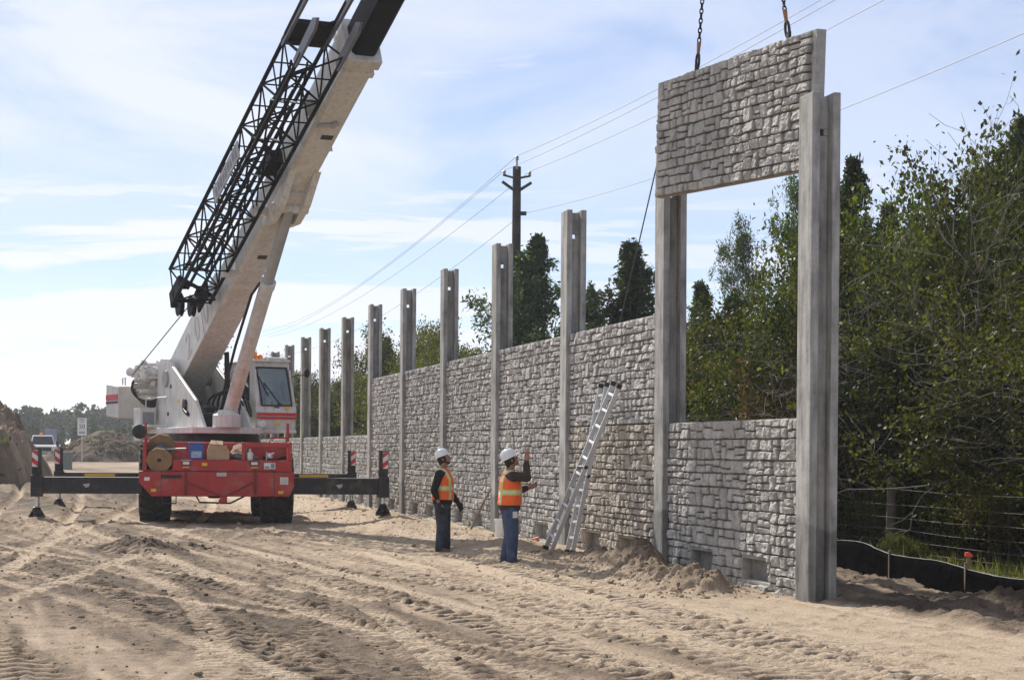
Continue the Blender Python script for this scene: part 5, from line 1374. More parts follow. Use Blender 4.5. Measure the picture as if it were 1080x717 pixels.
# ladder : two aluminium sections leaning on the wall
def lsec(th, foot, top, width, nr, name='ladder_section'):
    foot = V(foot); top = V(top); ax = (top - foot).normalized()
    side = WD.copy(); side = (side - ax * side.dot(ax)).normalized(); nn = ax.cross(side).normalized()
    L_ = (top - foot).length
    fr = lambda x, y, z: foot + side * x + nn * y + ax * z
    b = MB(); w = width / 2
    for sx in (-1, 1):
        b.box(sx * w - 0.016, sx * w + 0.016, -0.035, 0.035, 0.0, L_, fr)
    o = b.build('rail_pair', M['alu'], th, bevel=0.004)
    for k in range(nr):
        z = 0.22 + k * (L_ - 0.4) / (nr - 1)
        b = MB(); b.box(-w + 0.016, w - 0.016, -0.022, 0.022, z - 0.020, z + 0.020, fr); b.build('rung', M['alu'], o, bevel=0.004)
    for sx in (-1, 1):
        b = MB(); b.box(sx * w - 0.028, sx * w + 0.028, -0.045, 0.045, -0.04, 0.02, fr); b.build('rubber_foot', M['rubber'], o)
        b = MB(); b.box(sx * w - 0.024, sx * w + 0.024, -0.042, 0.042, L_ - 0.04, L_ + 0.03, fr); b.build('end_cap', M['rubber'], o)
    return o
def wallx(Y): return 8.756 - 0.2252 * Y
f1 = V((0.60, 31.35, gz(0.60, 31.35) + 0.03)); t1 = V((wallx(31.15) - 0.08, 31.15, 2.84))
lad = thing('ladder', 'aluminium multi section ladder leaning open against the stone wall', 'ladder', tuple(f1))
lsec(lad, f1, t1, 0.44, 10)
f2 = V((0.96, 31.75, gz(0.96, 31.75) + 0.03)); t2 = V((wallx(31.95) - 0.06, 31.95, 2.86))
lsec(lad, f2, t2, 0.36, 10)
b = MB(); m_ = f2.lerp(t2, 0.45); b.tube(m_ - WD * 0.24, m_ + WD * 0.24, 0.03, n=10); m_ = f1.lerp(t1, 0.5); b.tube(m_ - WD * 0.25, m_ + WD * 0.25, 0.03, n=10)
b.build('hinge', M['black'], lad, smooth=40)

# ------------------------------------------------------------------ power pole, wires
UX, UY = 0.09, 63.0; VPX = -0.2146
ut = thing('utility_pole', 'tall weathered wooden utility pole with short crossarms behind the wall', 'utility pole', (UX, UY, gz(UX, UY)))
zt_ = zat(543, 176, UY)
b = MB(); b.lathe([(0.18, -0.5), (0.165, 3), (0.135, zt_), (0.0, zt_ + 0.02)], (UX, UY, 0), (0, 0, 1), 18); b.build('pole', M['polewood'], ut, smooth=50)
lat = V((1, 0.2146, 0)).normalized()
def UP_(l, z): return V((UX, UY - 0.2, z)) + lat * l
z1, z2 = zat(543, 188, UY), zat(543, 197, UY)
for sg in (-1, 1):
    b = MB(); b.tube(UP_(0.1 * sg, z1 - 0.02), UP_(0.45 * sg, z1 + 0.06), 0.035); b.tube(UP_(0.12 * sg, z2 - 0.12), UP_(0.48 * sg, z2 + 0.12), 0.05)
    b.build('arm', M['polewood'], ut, smooth=40)
    b = MB(); b.lathe([(0.03, 0.0), (0.07, 0.02), (0.04, 0.06), (0.07, 0.09), (0.03, 0.15), (0, 0.16)], UP_(0.42 * sg, z1 + 0.06), (0, 0, 1), 12); b.build('insulator', M['grey'], ut, smooth=40)
b = MB(); b.tube(UP_(0, zt_ - 0.1), UP_(0, zt_ + 0.22), 0.03); b.lathe([(0.03, 0.0), (0.07, 0.02), (0.04, 0.06), (0.07, 0.09), (0.03, 0.15), (0, 0.16)], UP_(0, zt_ + 0.18), (0, 0, 1), 12); b.build('insulator', M['grey'], ut, smooth=40)
z4 = zat(543, 226, UY)
b = MB(); b.box(-0.25, 0.12, -0.28, -0.16, -0.06, 0.06, lambda x, y, z: V((UX, UY, z4)) + V((x + 0.2, y, z))); b.build('bracket', M['black'], ut)
WIRE = V((-VPX, -1, 0))        # per metre of -Y
def wire(off, z, sag, label, extra=0.0):
    b = MB()
    for (span, sgn) in ((74.0, 1), (95.0, -1)):
        pts = []
        for t in np.linspace(0, 1, 30):
            dy = span * t
            p = V((UX, UY - 0.2, z)) + lat * off + V((-VPX * dy * sgn + extra * dy * sgn, -dy * sgn, -sag * 4 * t * (1 - t) - (0.0 if sgn > 0 else 0.0)))
            pts.append(p)
        b.path(pts, 0.007, 5)
    o = b.build('power_line', M['wire']); tag(o, label, 'power line', 'overhead wires on the utility pole')
wire(0.0, zt_ + 0.32, 1.1, 'topmost overhead wire, carried by the pole top insulator')
wire(-0.42, z1 + 0.2, 1.0, 'overhead wire carried by the crossarm insulator on the crane side of the pole')
wire(0.42, z1 + 0.2, 1.0, 'overhead wire carried by the crossarm insulator on the tree side of the pole')
wire(0.2, z4, 1.4, 'lowest overhead wire, bracketed to the pole below its crossarms')

# ------------------------------------------------------------------ silt fence, field fence
def fab_mat():
    m, nt, N, L = new_mat('black silt cloth')
    out = node(nt, 'ShaderNodeOutputMaterial'); b = node(nt, 'ShaderNodeBsdfDiffuse'); L.new(b.outputs[0], out.inputs[0])
    tc = node(nt, 'ShaderNodeTexCoord'); n1 = node(nt, 'ShaderNodeTexNoise'); n1.inputs['Scale'].default_value = 3; n1.inputs['Detail'].default_value = 9; n1.inputs['Roughness'].default_value = 0.75
    L.new(tc.outputs['Object'], n1.inputs['Vector'])
    cr = node(nt, 'ShaderNodeValToRGB'); e = cr.color_ramp.elements
    e[0].position = 0.50; e[0].color = (0.004, 0.004, 0.0045, 1); e[1].position = 0.85; e[1].color = (0.014, 0.013, 0.012, 1)
    L.new(n1.outputs[0], cr.inputs[0]); L.new(cr.outputs[0], b.inputs['Color'])
    n2 = node(nt, 'ShaderNodeTexNoise'); n2.inputs['Scale'].default_value = 7; n2.inputs['Detail'].default_value = 4; L.new(tc.outputs['Object'], n2.inputs['Vector'])
    bp = node(nt, 'ShaderNodeBump'); bp.inputs['Strength'].default_value = 0.6; bp.inputs['Distance'].default_value = 0.06; L.new(n2.outputs[0], bp.inputs['Height']); L.new(bp.outputs[0], b.inputs['Normal'])
    return m
M['silt'] = fab_mat()
sf = thing('silt_fence', 'low sagging black silt fence cloth behind the end of the wall', 'silt fence', (4.9, 28.0, 0))
ss = np.linspace(-12, 34, 520); zz = np.linspace(0, 1, 9)
SFq = lambda s: -2.1 - 0.085 * min(s, 9.0) + 0.05 * math.sin(s * 0.9) + 0.02 * math.sin(s * 2.3)
def top_h(s): return 0.33 + 0.14 * min(max((s + 1.0) / 6.0, 0), 1) + 0.025 * math.sin(s * 1.9 + 1) - 0.03 * (0.5 + 0.5 * math.cos(s * 2.1 + 0.6)) ** 2
vs = []
for s in ss:
    p = W(s, SFq(s)); z0 = 0.03
    for z in zz:
        bulge = 0.03 * math.sin(z * 3.1) * math.sin(s * 1.7) + 0.006 * math.sin(s * 9 + z * 5) + 0.004 * math.sin(s * 15 - z * 7)
        q = W(s, SFq(s) + bulge - 0.05 * z); vs.append((q.x, q.y, z0 - 0.25 + z * (top_h(s) + 0.25)))
nz9 = len(zz); fs = [(i * nz9 + j, (i + 1) * nz9 + j, (i + 1) * nz9 + j + 1, i * nz9 + j + 1) for i in range(len(ss) - 1) for j in range(nz9 - 1)]
vs = np.array(vs) - np.array(sf.location)
o = link('cloth', np_mesh('cloth', vs, np.array(fs), M['silt'], smooth=True), sf)
sm_ = o.modifiers.new('solid', 'SOLIDIFY'); sm_.thickness = 0.008
b = MB(); pts = []
for i in range(len(ss)): pts.append(V(vs[i * nz9 + nz9 - 1]) + V(sf.location))
b.path(pts, 0.007, 5); b.build('hem', mat('pale hem', (0.20, 0.20, 0.21), 0.6, 0.5, 2), sf, smooth=50)
for s in (-8.5, -5.6, -2.9, -0.2, 2.5, 5.2, 8, 11, 14, 18, 22, 26, 30):
    p = W(s, SFq(s) - 0.05); z0 = gz(p.x, p.y)
    b = MB(); b.box(p.x - 0.02, p.x + 0.02, p.y - 0.02, p.y + 0.02, z0 - 0.1, z0 + 0.40); b.build('stake', M['wood'], sf)
wf = thing('wire_fence', 'old field fence of thin wires on wooden posts before the trees', 'wire fence', tuple(W(8, -4.9)))
FQ = -4.95
for s in (-11, -5.5, 0.0, 9.35 - 0.9, 15, 21, 27, 34, 41, 48, 56, 64, 72):
    p = W(s, FQ); z0 = gz(p.x, p.y); b = MB(); b.tube((p.x, p.y, z0 - 0.2), (p.x + 0.02, p.y, z0 + 1.38), 0.085, 0.075, 10); b.build('fence_post', M['bark'], wf, smooth=40)
b = MB()
for hgt in (0.15, 0.32, 0.50, 0.70, 0.92, 1.16): b.path([W(s, FQ + 0.09, gz(*W(s, FQ).xy) + hgt + 0.012 * math.sin(s * 2 + hgt * 9)) for s in np.arange(-12, 74, 2.0)], 0.0035, 4)
for s in np.arange(-11.5, 30, 0.62): b.tube(W(s, FQ + 0.09, gz(*W(s, FQ).xy) + 0.12), W(s, FQ + 0.09, gz(*W(s, FQ).xy) + 1.17), 0.003, n=4)
b.build('fence_wire', M['fencewire'], wf)
p = W(0.3, -2.42); z0 = gz(p.x, p.y)
st_ = thing('survey_stake', 'wooden survey stake with bright orange top beside the black silt fence', 'stake', (p.x, p.y, z0))
b = MB(); b.box(-0.018, 0.018, -0.01, 0.01, -0.1, 0.52); b.build('stick', M['wood'], st_, (0, 0, 0))
b = MB(); b.prism([(-0.04, 0.52), (-0.04, 0.47), (0.01, 0.48), (0.045, 0.465), (0.06, 0.485), (0.035, 0.515), (0.0, 0.53)], -0.02, 0.02, lambda a, c, t: (a, t, c)); b.build('flagging', mat('orange flagging', (0.8, 0.10, 0.03), 0.6, 0.05), st_, (0, 0, 0))

# ------------------------------------------------------------------ far things : truck, signs, cabinet
ty_ = 146.0; tx_ = at(45, ty_); tz_ = gz(tx_, ty_)
tk = thing('pickup_truck', 'pale pickup truck with amber roof beacon driving up behind the earth heap', 'truck', (tx_, ty_, tz_), rad(14))
b = MB(); pr = lambda a, c, t: (t, a, c)
b.prism([(-2.7, 0.55), (-2.7, 0.85), (-2.55, 1.08), (-1.2, 1.18), (2.9, 1.18), (2.9, 0.5)], -0.98, 0.98, pr); body_ = b.build('body', M['truckpaint'], tk, (0, 0, 0), bevel=0.06)
b = MB(); b.hexa([(-0.90, -1.25, 1.16), (0.90, -1.25, 1.16), (0.92, 1.0, 1.16), (-0.92, 1.0, 1.16), (-0.72, -0.55, 1.86), (0.72, -0.55, 1.86), (0.74, 0.8, 1.88), (-0.74, 0.8, 1.88)]); b.build('cab', M['truckpaint'], tk, (0, 0, 0), bevel=0.05)
b = MB(); b.hexa([(-0.80, -1.26, 1.20), (0.80, -1.26, 1.20), (0.80, -1.20, 1.20), (-0.80, -1.20, 1.20), (-0.66, -0.66, 1.79), (0.66, -0.66, 1.79), (0.66, -0.60, 1.79), (-0.66, -0.60, 1.79)]); b.build('windscreen', M['black'], tk, (0, 0, 0))
b = MB(); b.box(-0.60, 0.60, -2.73, -2.69, 0.70, 0.98); b.build('grille', M['black'], tk, (0, 0, 0))
b = MB(); b.box(-1.0, 1.0, -2.85, -2.62, 0.42, 0.62); b.build('bumper', M['grey'], tk, (0, 0, 0), bevel=0.03)
for x in (-0.8, 0.8):
    b = MB(); b.box(x - 0.15, x + 0.15, -2.74, -2.68, 0.80, 0.98); b.build('headlight', M['whiteplate'], tk, (0, 0, 0))
    b = MB(); b.box(x * 1.2 - 0.12 + (0.1 if x > 0 else -0.1), x * 1.2 + 0.12 + (0.1 if x > 0 else -0.1), -0.95, -0.85, 1.15, 1.42); b.build('wing_mirror', M['black'], tk, (0, 0, 0))
    for y in (-1.75, 1.9):
        b = MB(); b.lathe([(0.0, -0.14), (0.38, -0.14), (0.40, 0), (0.38, 0.14), (0, 0.14)], (x * 1.06, y, 0.40), (1, 0, 0), 24); w_ = b.build('wheel', M['rubber'], tk, (0, 0, 0), smooth=40)
        b = MB(); b.lathe([(0.0, 0.15), (0.24, 0.15), (0.24, 0.13), (0, 0.13)], (x * 1.06, y, 0.40), (1 if x > 0 else -1, 0, 0), 16); b.build('rim', M['steel'], w_, (0, 0, 0))
b = MB(); b.lathe([(0.14, 0), (0.13, 0.16), (0.06, 0.22), (0, 0.22)], (-0.1, 0.0, 1.86), (0, 0, 1), 14); b.build('beacon', M['orange'], tk, (0, 0, 0), smooth=40)

def textmesh(s, size, m, parent, x, y, z, name='lettering'):
    cu = bpy.data.curves.new('lettering', 'FONT'); cu.body = s; cu.size = size; cu.extrude = 0.002; cu.align_x = 'CENTER'
    to = bpy.data.objects.new('lettering', cu); COL.objects.link(to)
    me = bpy.data.meshes.new_from_object(to.evaluated_get(bpy.context.evaluated_depsgraph_get())); bpy.data.objects.remove(to)
    me.materials.clear(); me.materials.append(m)
    o = link(name, me, parent); o.location = (x, y, z); o.rotation_euler = (rad(90), 0, 0)
    return o
sy_ = 132.0; sx_ = at(86.5, sy_); sz_ = gz(sx_, sy_); top_ = zat(86.5, 440.6, sy_) - sz_; bot_ = zat(86.5, 459, sy_) - sz_
sg = thing('speed_limit_sign', 'white two panel speed limit sign reading 50 above the brush mound', 'road sign', (sx_, sy_, sz_))
mid = bot_ + 0.40
b = MB(); b.box(-0.31, 0.31, -0.04, -0.03, mid + 0.01, top_); b.build('sign_plate', M['sign'], sg, (0, 0, 0))
b = MB(); b.box(-0.31, 0.31, -0.04, -0.03, bot_, mid - 0.01); b.build('sign_plate', M['sign'], sg, (0, 0, 0))
b = MB(); b.tube((0, 0, -0.2), (0, 0, top_ - 0.05), 0.03, n=8); b.build('sign_post', M['steel'], sg, (0, 0, 0))
textmesh('SPEED', 0.16, M['signtext'], sg, 0, -0.045, top_ - 0.18); textmesh('LIMIT', 0.15, M['signtext'], sg, 0, -0.045, top_ - 0.33); textmesh('50', 0.42, M['signtext'], sg, 0, -0.045, mid + 0.07)
b = MB()
b.box(-0.22, 0.22, -0.044, -0.041, bot_ + 0.10, bot_ + 0.28)
b.build('plate_print', M['grey'], sg, (0, 0, 0))
by2 = 175.0; bx2 = at(53.5, by2); bz2 = gz(bx2, by2); t2_ = zat(53.5, 452, by2) - bz2; b2_ = zat(53.5, 464.5, by2) - bz2
s2_ = thing('work_sign', 'plain blue grey board sign standing beyond the truck roof', 'sign', (bx2, by2, bz2))
b = MB(); b.box(-0.54, 0.54, -0.03, 0.0, b2_, t2_); b.build('board', M['bluegrey'], s2_, (0, 0, 0))
b = MB(); b.box(-0.45, -0.38, 0.0, 0.06, -0.2, t2_ - 0.05); b.box(0.38, 0.45, 0.0, 0.06, -0.2, t2_ - 0.05); b.build('leg', M['steel'], s2_, (0, 0, 0))
cy_ = 112.0; cx_ = at(71.5, cy_); cz_ = gz(cx_, cy_)
cb_ = thing('utility_cabinet', 'grey green utility cabinet with pale lid behind the outrigger marker post', 'cabinet', (cx_, cy_, cz_))
b = MB(); b.box(-0.22, 0.22, -0.22, 0.22, -0.05, 0.95); b.build('cabinet_body', M['greygreen'], cb_, (0, 0, 0), bevel=0.02)
b = MB(); b.prism([(-0.26, 0.95), (0.26, 0.95), (0.20, 1.07), (-0.20, 1.07)], -0.28, 0.28, lambda a, c, t: (a, t, c)); b.build('lid', mat('pale lid', (0.36, 0.40, 0.36), 0.6, 0.05), cb_, (0, 0, 0))
# ------------------------------------------------------------------ vegetation
def leaves(pts, size, r, long=1.6, up=0.35, tone=None, jit=0.35):
    """one small folded leaf per point -> verts, quads, tone"""
    n = len(pts)
    nrm = r.normal(size=(n, 3)); nrm[:, 2] += up * 2; nrm /= np.linalg.norm(nrm, axis=1, keepdims=True)
    a = r.normal(size=(n, 3)); a -= nrm * (a * nrm).sum(1, keepdims=True); a /= np.linalg.norm(a, axis=1, keepdims=True)
    c = np.cross(nrm, a); s = size * (1 + jit * (r.random((n, 1)) * 2 - 1))
    v = np.stack([pts - a * s * long * 0.5, pts + c * s * 0.5 + nrm * s * 0.12, pts + a * s * long * 0.5, pts - c * s * 0.5 + nrm * s * 0.12], 1).reshape(-1, 3)
    f = np.arange(n * 4).reshape(n, 4)
    t = r.random(n) if tone is None else tone
    return v, f, np.repeat(t, 4)

def limb_mesh(segs, m, ns=5):
    """segs: (p0,p1,r0,r1) -> one mesh"""
    P0 = np.array([s[0] for s in segs]); P1 = np.array([s[1] for s in segs]); R0 = np.array([s[2] for s in segs]); R1 = np.array([s[3] for s in segs])
    ax = P1 - P0; L_ = np.linalg.norm(ax, axis=1, keepdims=True); ax = ax / np.maximum(L_, 1e-6)
    ref = np.where(np.abs(ax[:, 2:3]) < 0.9, np.array([[0, 0, 1.0]]), np.array([[1.0, 0, 0]]))
    u = np.cross(ax, ref); u /= np.linalg.norm(u, axis=1, keepdims=True); w = np.cross(ax, u)
    an = np.arange(ns) * 2 * math.pi / ns
    ringv = u[:, None] * np.cos(an)[None, :, None] + w[:, None] * np.sin(an)[None, :, None]
    v = np.concatenate([P0[:, None] + ringv * R0[:, None, None], P1[:, None] + ringv * R1[:, None, None]], 1).reshape(-1, 3)
    base = (np.arange(len(segs)) * 2 * ns)[:, None]
    i = np.arange(ns)[None]; j = (i + 1) % ns
    f = np.stack([base + i, base + j, base + ns + j, base + ns + i], -1).reshape(-1, 4)
    return np_mesh('limbs', v, f, m, smooth=True)

def grow(r, h, stems, spread, depth, tips, segs, lean=0.0, droop=0.0, r0=0.06):
    def branch(p, d, L_, rad_, lev):
        n = 4 if lev < 2 else 3
        for k in range(n):
            d = d + r.normal(size=3) * (0.13 + 0.05 * lev); d[2] += 0.07 - droop * lev; d /= np.linalg.norm(d)
            q = p + d * L_ / n; rr = rad_ * (1 - 0.16 * (k + 1) * 0.7)
            segs.append((p.copy(), q.copy(), max(rad_ * (1 - 0.11 * k), 0.004), max(rr, 0.003)))
            if lev >= depth - 1: tips.append((p + (q - p) * r.random(), lev)); tips.append((q, lev))
            if lev < depth and (k > 0 or lev > 0):
                for _ in range(1 if lev == 0 else r.integers(1, 3)):
                    e = r.normal(size=3); e -= d * (e @ d); e /= np.linalg.norm(e)
                    nd = d * (0.55 + 0.2 * r.random()) + e * (0.75 * spread); nd /= np.linalg.norm(nd)
                    branch(q, nd, L_ * (0.50 + 0.22 * r.random()), rr * 0.62, lev + 1)
            p = q
    for s in range(stems):
        a = r.random() * 6.28; d = np.array([math.cos(a) * 0.28 * spread + lean, math.sin(a) * 0.28 * spread, 1.0]); d /= np.linalg.norm(d)
        st = np.array([math.cos(a) * 0.15 * (stems > 1), math.sin(a) * 0.15 * (stems > 1), -0.1])
        branch(st, d, h * (0.62 + 0.16 * r.random()), r0 * (0.8 + 0.4 * r.random()), 0)

def broad(seed, h, stems=2, spread=1.0, depth=3, n=7000, ls=0.085, clump=0.28, bare=0.0, low=0.0, r0=0.06):
    r = np.random.default_rng(seed); tips = []; segs = []
    grow(r, h, stems, spread, depth, tips, segs, 0.0, 0.0, r0)
    T = np.array([t[0] for t in tips])
    zmax = max(T[:, 2].max(), 0.1); k = h / zmax
    segs = [(a * [1, 1, k], b * [1, 1, k], c, d) for a, b, c, d in segs]; T = T * [1, 1, k]
    T = T[T[:, 2] > h * low]
    keep = T[r.random(len(T)) > bare]
    ki = r.integers(0, len(keep), n); ctr = keep[ki]; ct = r.random(len(keep))
    off = r.normal(size=(n, 3)) * clump * np.array([1, 1, 0.75])
    pts = ctr + off; pts[:, 2] = np.clip(pts[:, 2], 0.05, h * 1.04)
    tone = np.clip(0.15 + 0.55 * ct[ki] ** 1.5 + 0.16 * r.normal(size=n) + 0.30 * fbm(pts[:, 0] * 1.3 + 40, pts[:, 2] * 1.3 + pts[:, 1], seed, 2), 0, 1)
    return segs, leaves(pts, ls, r, 1.7, 0.3, tone, 0.6)

def conifer(seed, h, rad_, n=9000, ls=0.11, kind='cedar'):
    r = np.random.default_rng(seed); segs = []; pts = []; 
    segs.append((np.array([0, 0, -0.2]), np.array([0.05, 0.0, h * 0.55]), 0.13 * h / 8, 0.07 * h / 8)); segs.append((np.array([0.05, 0, h * 0.55]), np.array([0.0, 0.03, h * 0.93]), 0.07 * h / 8, 0.008))
    nb = 66 if kind == 'cedar' else 46
    per = n // nb
    for b in range(nb):
        t = (b + r.random()) / nb
        if kind == 'cedar': z = h * (0.05 + 0.86 * t); L_ = rad_ * (1.0 - t) ** 0.85 * (0.25 + 1.15 * r.random()) + 0.12; rise = 0.55 + 1.5 * t
        else: z = h * (0.45 + 0.54 * t); L_ = rad_ * (1.15 - t) ** 0.6 * (0.45 + 0.75 * r.random()); rise = 0.25 + 0.5 * r.random()
        a = r.random() * 6.283; d = np.array([math.cos(a), math.sin(a), rise]); d /= np.linalg.norm(d)
        p0 = np.array([0.02, 0.01, z]); p1 = p0 + d * L_
        segs.append((p0, p1, 0.022 * (1.2 - t) + 0.004, 0.005))
        if kind == 'cedar':
            for k in range(6):
                e = p0 + d * L_ * (0.22 + 0.155 * k) + r.normal(size=3) * (0.05 + 0.13 * L_) * (0.4 + 0.12 * k); e[2] += 0.05
                m_ = per // 6; g3 = r.normal(size=(m_, 3)) * (0.05 + 0.055 * L_ * (1.1 - 0.14 * k)) * np.array([1, 1, 1.35])
                segs.append((p0 + d * L_ * (0.15 + 0.12 * k), e, 0.008, 0.004)); pts.append(e + g3)
        else:
            for k in range(4):
                e = p0 + d * L_ * (0.55 + 0.15 * k) + r.normal(size=3) * 0.18; segs.append((p0 + d * L_ * 0.5, e, 0.008, 0.004))
                pts.append(e + r.normal(size=(per // 4, 3)) * 0.12)
    pts = np.concatenate(pts)
    tone = np.clip(0.45 + 0.28 * r.normal(size=len(pts)) + 0.3 * fbm(pts[:, 0] * 1.5 + 9, pts[:, 2] * 1.2, seed, 2), 0, 1)
    return segs, leaves(pts, ls, r, 2.6 if kind == 'cedar' else 4.5, 0.0 if kind != 'cedar' else 0.15, tone)

KINDS = {}
def reg(key, segs, lv, leafm, barkm, ns=5):
    v, f, t = lv
    KINDS[key] = (limb_mesh(segs, M[barkm], ns), np_mesh('crown', v, f, M[leafm], attrs={'tone': t}))
HK = {'oak1': 6.0, 'oak2': 6.5, 'oak3': 5.5, 'thin1': 6.5, 'thin2': 6.0, 'bush1': 2.4, 'bush2': 2.0, 'bush3': 3.2, 'ced1': 7.0, 'ced2': 7.0, 'ced3': 6.0, 'pine1': 8.0, 'dry1': 3.4, 'far1': 7.0, 'bare1': 5.0, 'bare2': 4.6}
reg('oak1', *broad(1, 6.0, 2, 1.0, 3, 36000, 0.052, 0.17), 'leaf', 'bark')
reg('oak2', *broad(2, 6.5, 3, 0.9, 3, 36000, 0.052, 0.17), 'leaf', 'bark')
reg('oak3', *broad(3, 5.5, 2, 1.1, 3, 36000, 0.052, 0.17), 'leaf', 'bark')
reg('thin1', *broad(4, 6.5, 2, 0.75, 3, 2600, 0.055, 0.10, 0.55, 0.35, 0.04), 'leaf', 'palebark')
reg('thin2', *broad(5, 6.0, 3, 0.8, 3, 2200, 0.055, 0.10, 0.6, 0.25, 0.035), 'leaf', 'palebark')
reg('bush1', *broad(6, 2.4, 4, 1.2, 2, 12000, 0.050, 0.14, 0, 0, 0.03), 'leaf', 'bark')
reg('bush2', *broad(7, 2.0, 4, 1.3, 2, 11000, 0.048, 0.14, 0, 0, 0.025), 'leaf', 'bark')
reg('bush3', *broad(8, 3.2, 4, 1.1, 2, 16000, 0.052, 0.16, 0, 0, 0.035), 'leaf', 'palebark')
reg('ced1', *conifer(11, 7.0, 2.5, 22000, 0.050), 'cedar', 'bark')
reg('ced2', *conifer(12, 7.0, 2.2, 20000, 0.050), 'cedar', 'bark')
reg('ced3', *conifer(13, 6.0, 2.7, 22000, 0.052), 'cedar', 'bark')
reg('pine1', *conifer(14, 8.0, 2.1, 9000, 0.034, 'pine'), 'pine', 'palebark')
reg('dry1', *broad(15, 3.4, 3, 1.0, 3, 4200, 0.08, 0.16, 0.1, 0.2, 0.03), 'dryleaf', 'bark')
reg('bare1', *broad(16, 5.0, 4, 1.0, 3, 260, 0.07, 0.10, 0.6, 0.3, 0.035), 'leaf', 'palebark', 4)
reg('bare2', *broad(17, 4.6, 5, 1.3, 3, 200, 0.07, 0.10, 0.6, 0.3, 0.030), 'leaf', 'palebark', 4)
NAMES = {'oak': 'broadleaf_tree', 'thi': 'slender_tree', 'bus': 'bush', 'ced': 'cedar_tree', 'pin': 'pine_tree', 'dry': 'dry_shrub', 'bar': 'bare_shrub'}
CATS = {'oak': 'tree', 'thi': 'tree', 'bus': 'bush', 'ced': 'tree', 'pin': 'tree', 'dry': 'shrub', 'bar': 'shrub'}
trng = random.Random(12)
def tree(key, x, y, h, label, group, rz=None, wide=1.0, col=None):
    lm, cm = KINDS[key]; k = h / HK[key]
    t = thing(NAMES[key[:3]], label, CATS[key[:3]], (x, y, gz(x, y) - 0.05), trng.random() * 6.28 if rz is None else rz, group)
    t.scale = (k * wide, k * wide, k)
    a = link('trunk', lm, t); c = link('crown', cm, t)
    g_ = trng.choice((0.55, 0.75, 0.95, 1.2, 1.5)) * (0.9 + 0.2 * trng.random()); w_ = 0.88 + 0.30 * trng.random()
    c.color = col or (g_ * w_, g_, g_ * 0.9, 1)
    return t
def tpx(key, px, topy, Y, label, group=None, wide=1.0, col=None):
    x = at(px, Y); h = zat(px, topy, Y) - gz(x, Y)
    return tree(key, x, Y, h, label, group, None, wide, col)
# the trees one can tell apart
tpx('ced1', 565, 232, 62, 'dark pointed cedar tree standing beside the utility pole', None, 1.1)
tpx('ced2', 663, 237, 55, 'dark cedar tree behind the wall beside the end of the hanging panel', None, 1.3)
tpx('ced3', 622, 292, 60, 'short dark cedar tree behind the wall above the ladder', None, 0.7)
tpx('oak1', 512, 322, 78, 'bright green leafy tree behind the wall, on the crane side of the utility pole', None, 0.8, (1.25, 1.2, 0.8, 1))
tpx('oak2', 484, 345, 82, 'low yellow green tree behind the wall where the upper row runs behind the men', None, 0.8, (1.3, 1.15, 0.8, 1))
tpx('oak3', 441, 334, 88, 'round grey green tree behind the wall near the step in its height', None, 0.75)
tpx('ced2', 407, 346, 96, 'slim dark cedar tree behind the step in the wall', None, 0.9)
tpx('oak1', 276, 343, 104, 'broad grey green oak tree rising behind the crane cab and lift cylinder', None, 0.72, (0.9, 0.92, 0.95, 1))
tpx('oak2', 376, 378, 102, 'small leafy tree showing between the bare post tops past the step', None, 0.9)
tpx('oak3', 346, 388, 108, 'small round tree showing low between the bare posts beside the cab', None, 1.0)
tpx('ced1', 738, 282, 50, 'dark cedar tree seen through the gap under the hanging panel', None, 0.9)
tpx('ced3', 772, 300, 46, 'broad dark cedar tree at the middle of the gap under the hanging panel', None, 1.0)
tpx('pine1', 776, 240, 49, 'airy pine tree with open branches seen through the gap under the hanging panel', None, 0.6)
tpx('pine1', 852, 180, 42, 'tall airy pine tree partly hidden by the thick end post', None, 0.6)
tpx('ced1', 897, 143, 42, 'dark cedar tree with its pointed top just clear of the thick end post', None, 0.72)
tpx('ced2', 936, 192, 44, 'smaller dark cedar tree, second from the thick end post', None, 0.8)
tpx('ced2', 1043, 152, 40, 'dark cedar tree standing in front of the tallest cedar at the picture edge', None, 0.9)
tpx('ced1', 1074, 98, 38, 'tallest dark cedar tree at the picture edge over the thicket', None, 0.75)
tpx('thin1', 1046, 90, 34.5, 'tall slender tree with a few leaf tufts against the sky, before the tallest cedar', None, 0.7)
tpx('thin2', 985, 172, 35, 'slender tree with sparse hanging leaf sprays against the sky over the thicket', None, 0.55)
tpx('thin2', 925, 195, 36, 'thin pale stemmed tree with sparse leaves beside the smaller cedar', None, 0.6)
tpx('dry1', 822, 385, 37, 'brownish dry shrub seen behind the gap beside the thick end post', None, 0.7)
tpx('bush3', 718, 352, 44, 'yellow leaved bush behind the lower panel at the far side of the gap', None, 0.8, (1.8, 1.3, 0.5, 1))
for (px_, ty, Y_, k_) in ((906, 232, 39, 'oak2'), (932, 262, 38, 'oak1'), (958, 252, 40, 'oak3'), (986, 244, 38, 'oak2'), (1012, 228, 40, 'oak1'), (1036, 236, 37, 'oak3'), (1064, 188, 38, 'oak2'), (1090, 165, 37, 'oak1'), (1110, 150, 39, 'oak3'), (1130, 150, 36, 'oak2')):
    tpx(k_, px_, ty, Y_, 'leafy green tree in the dense thicket behind the wire fence', 'thicket trees', 0.72)
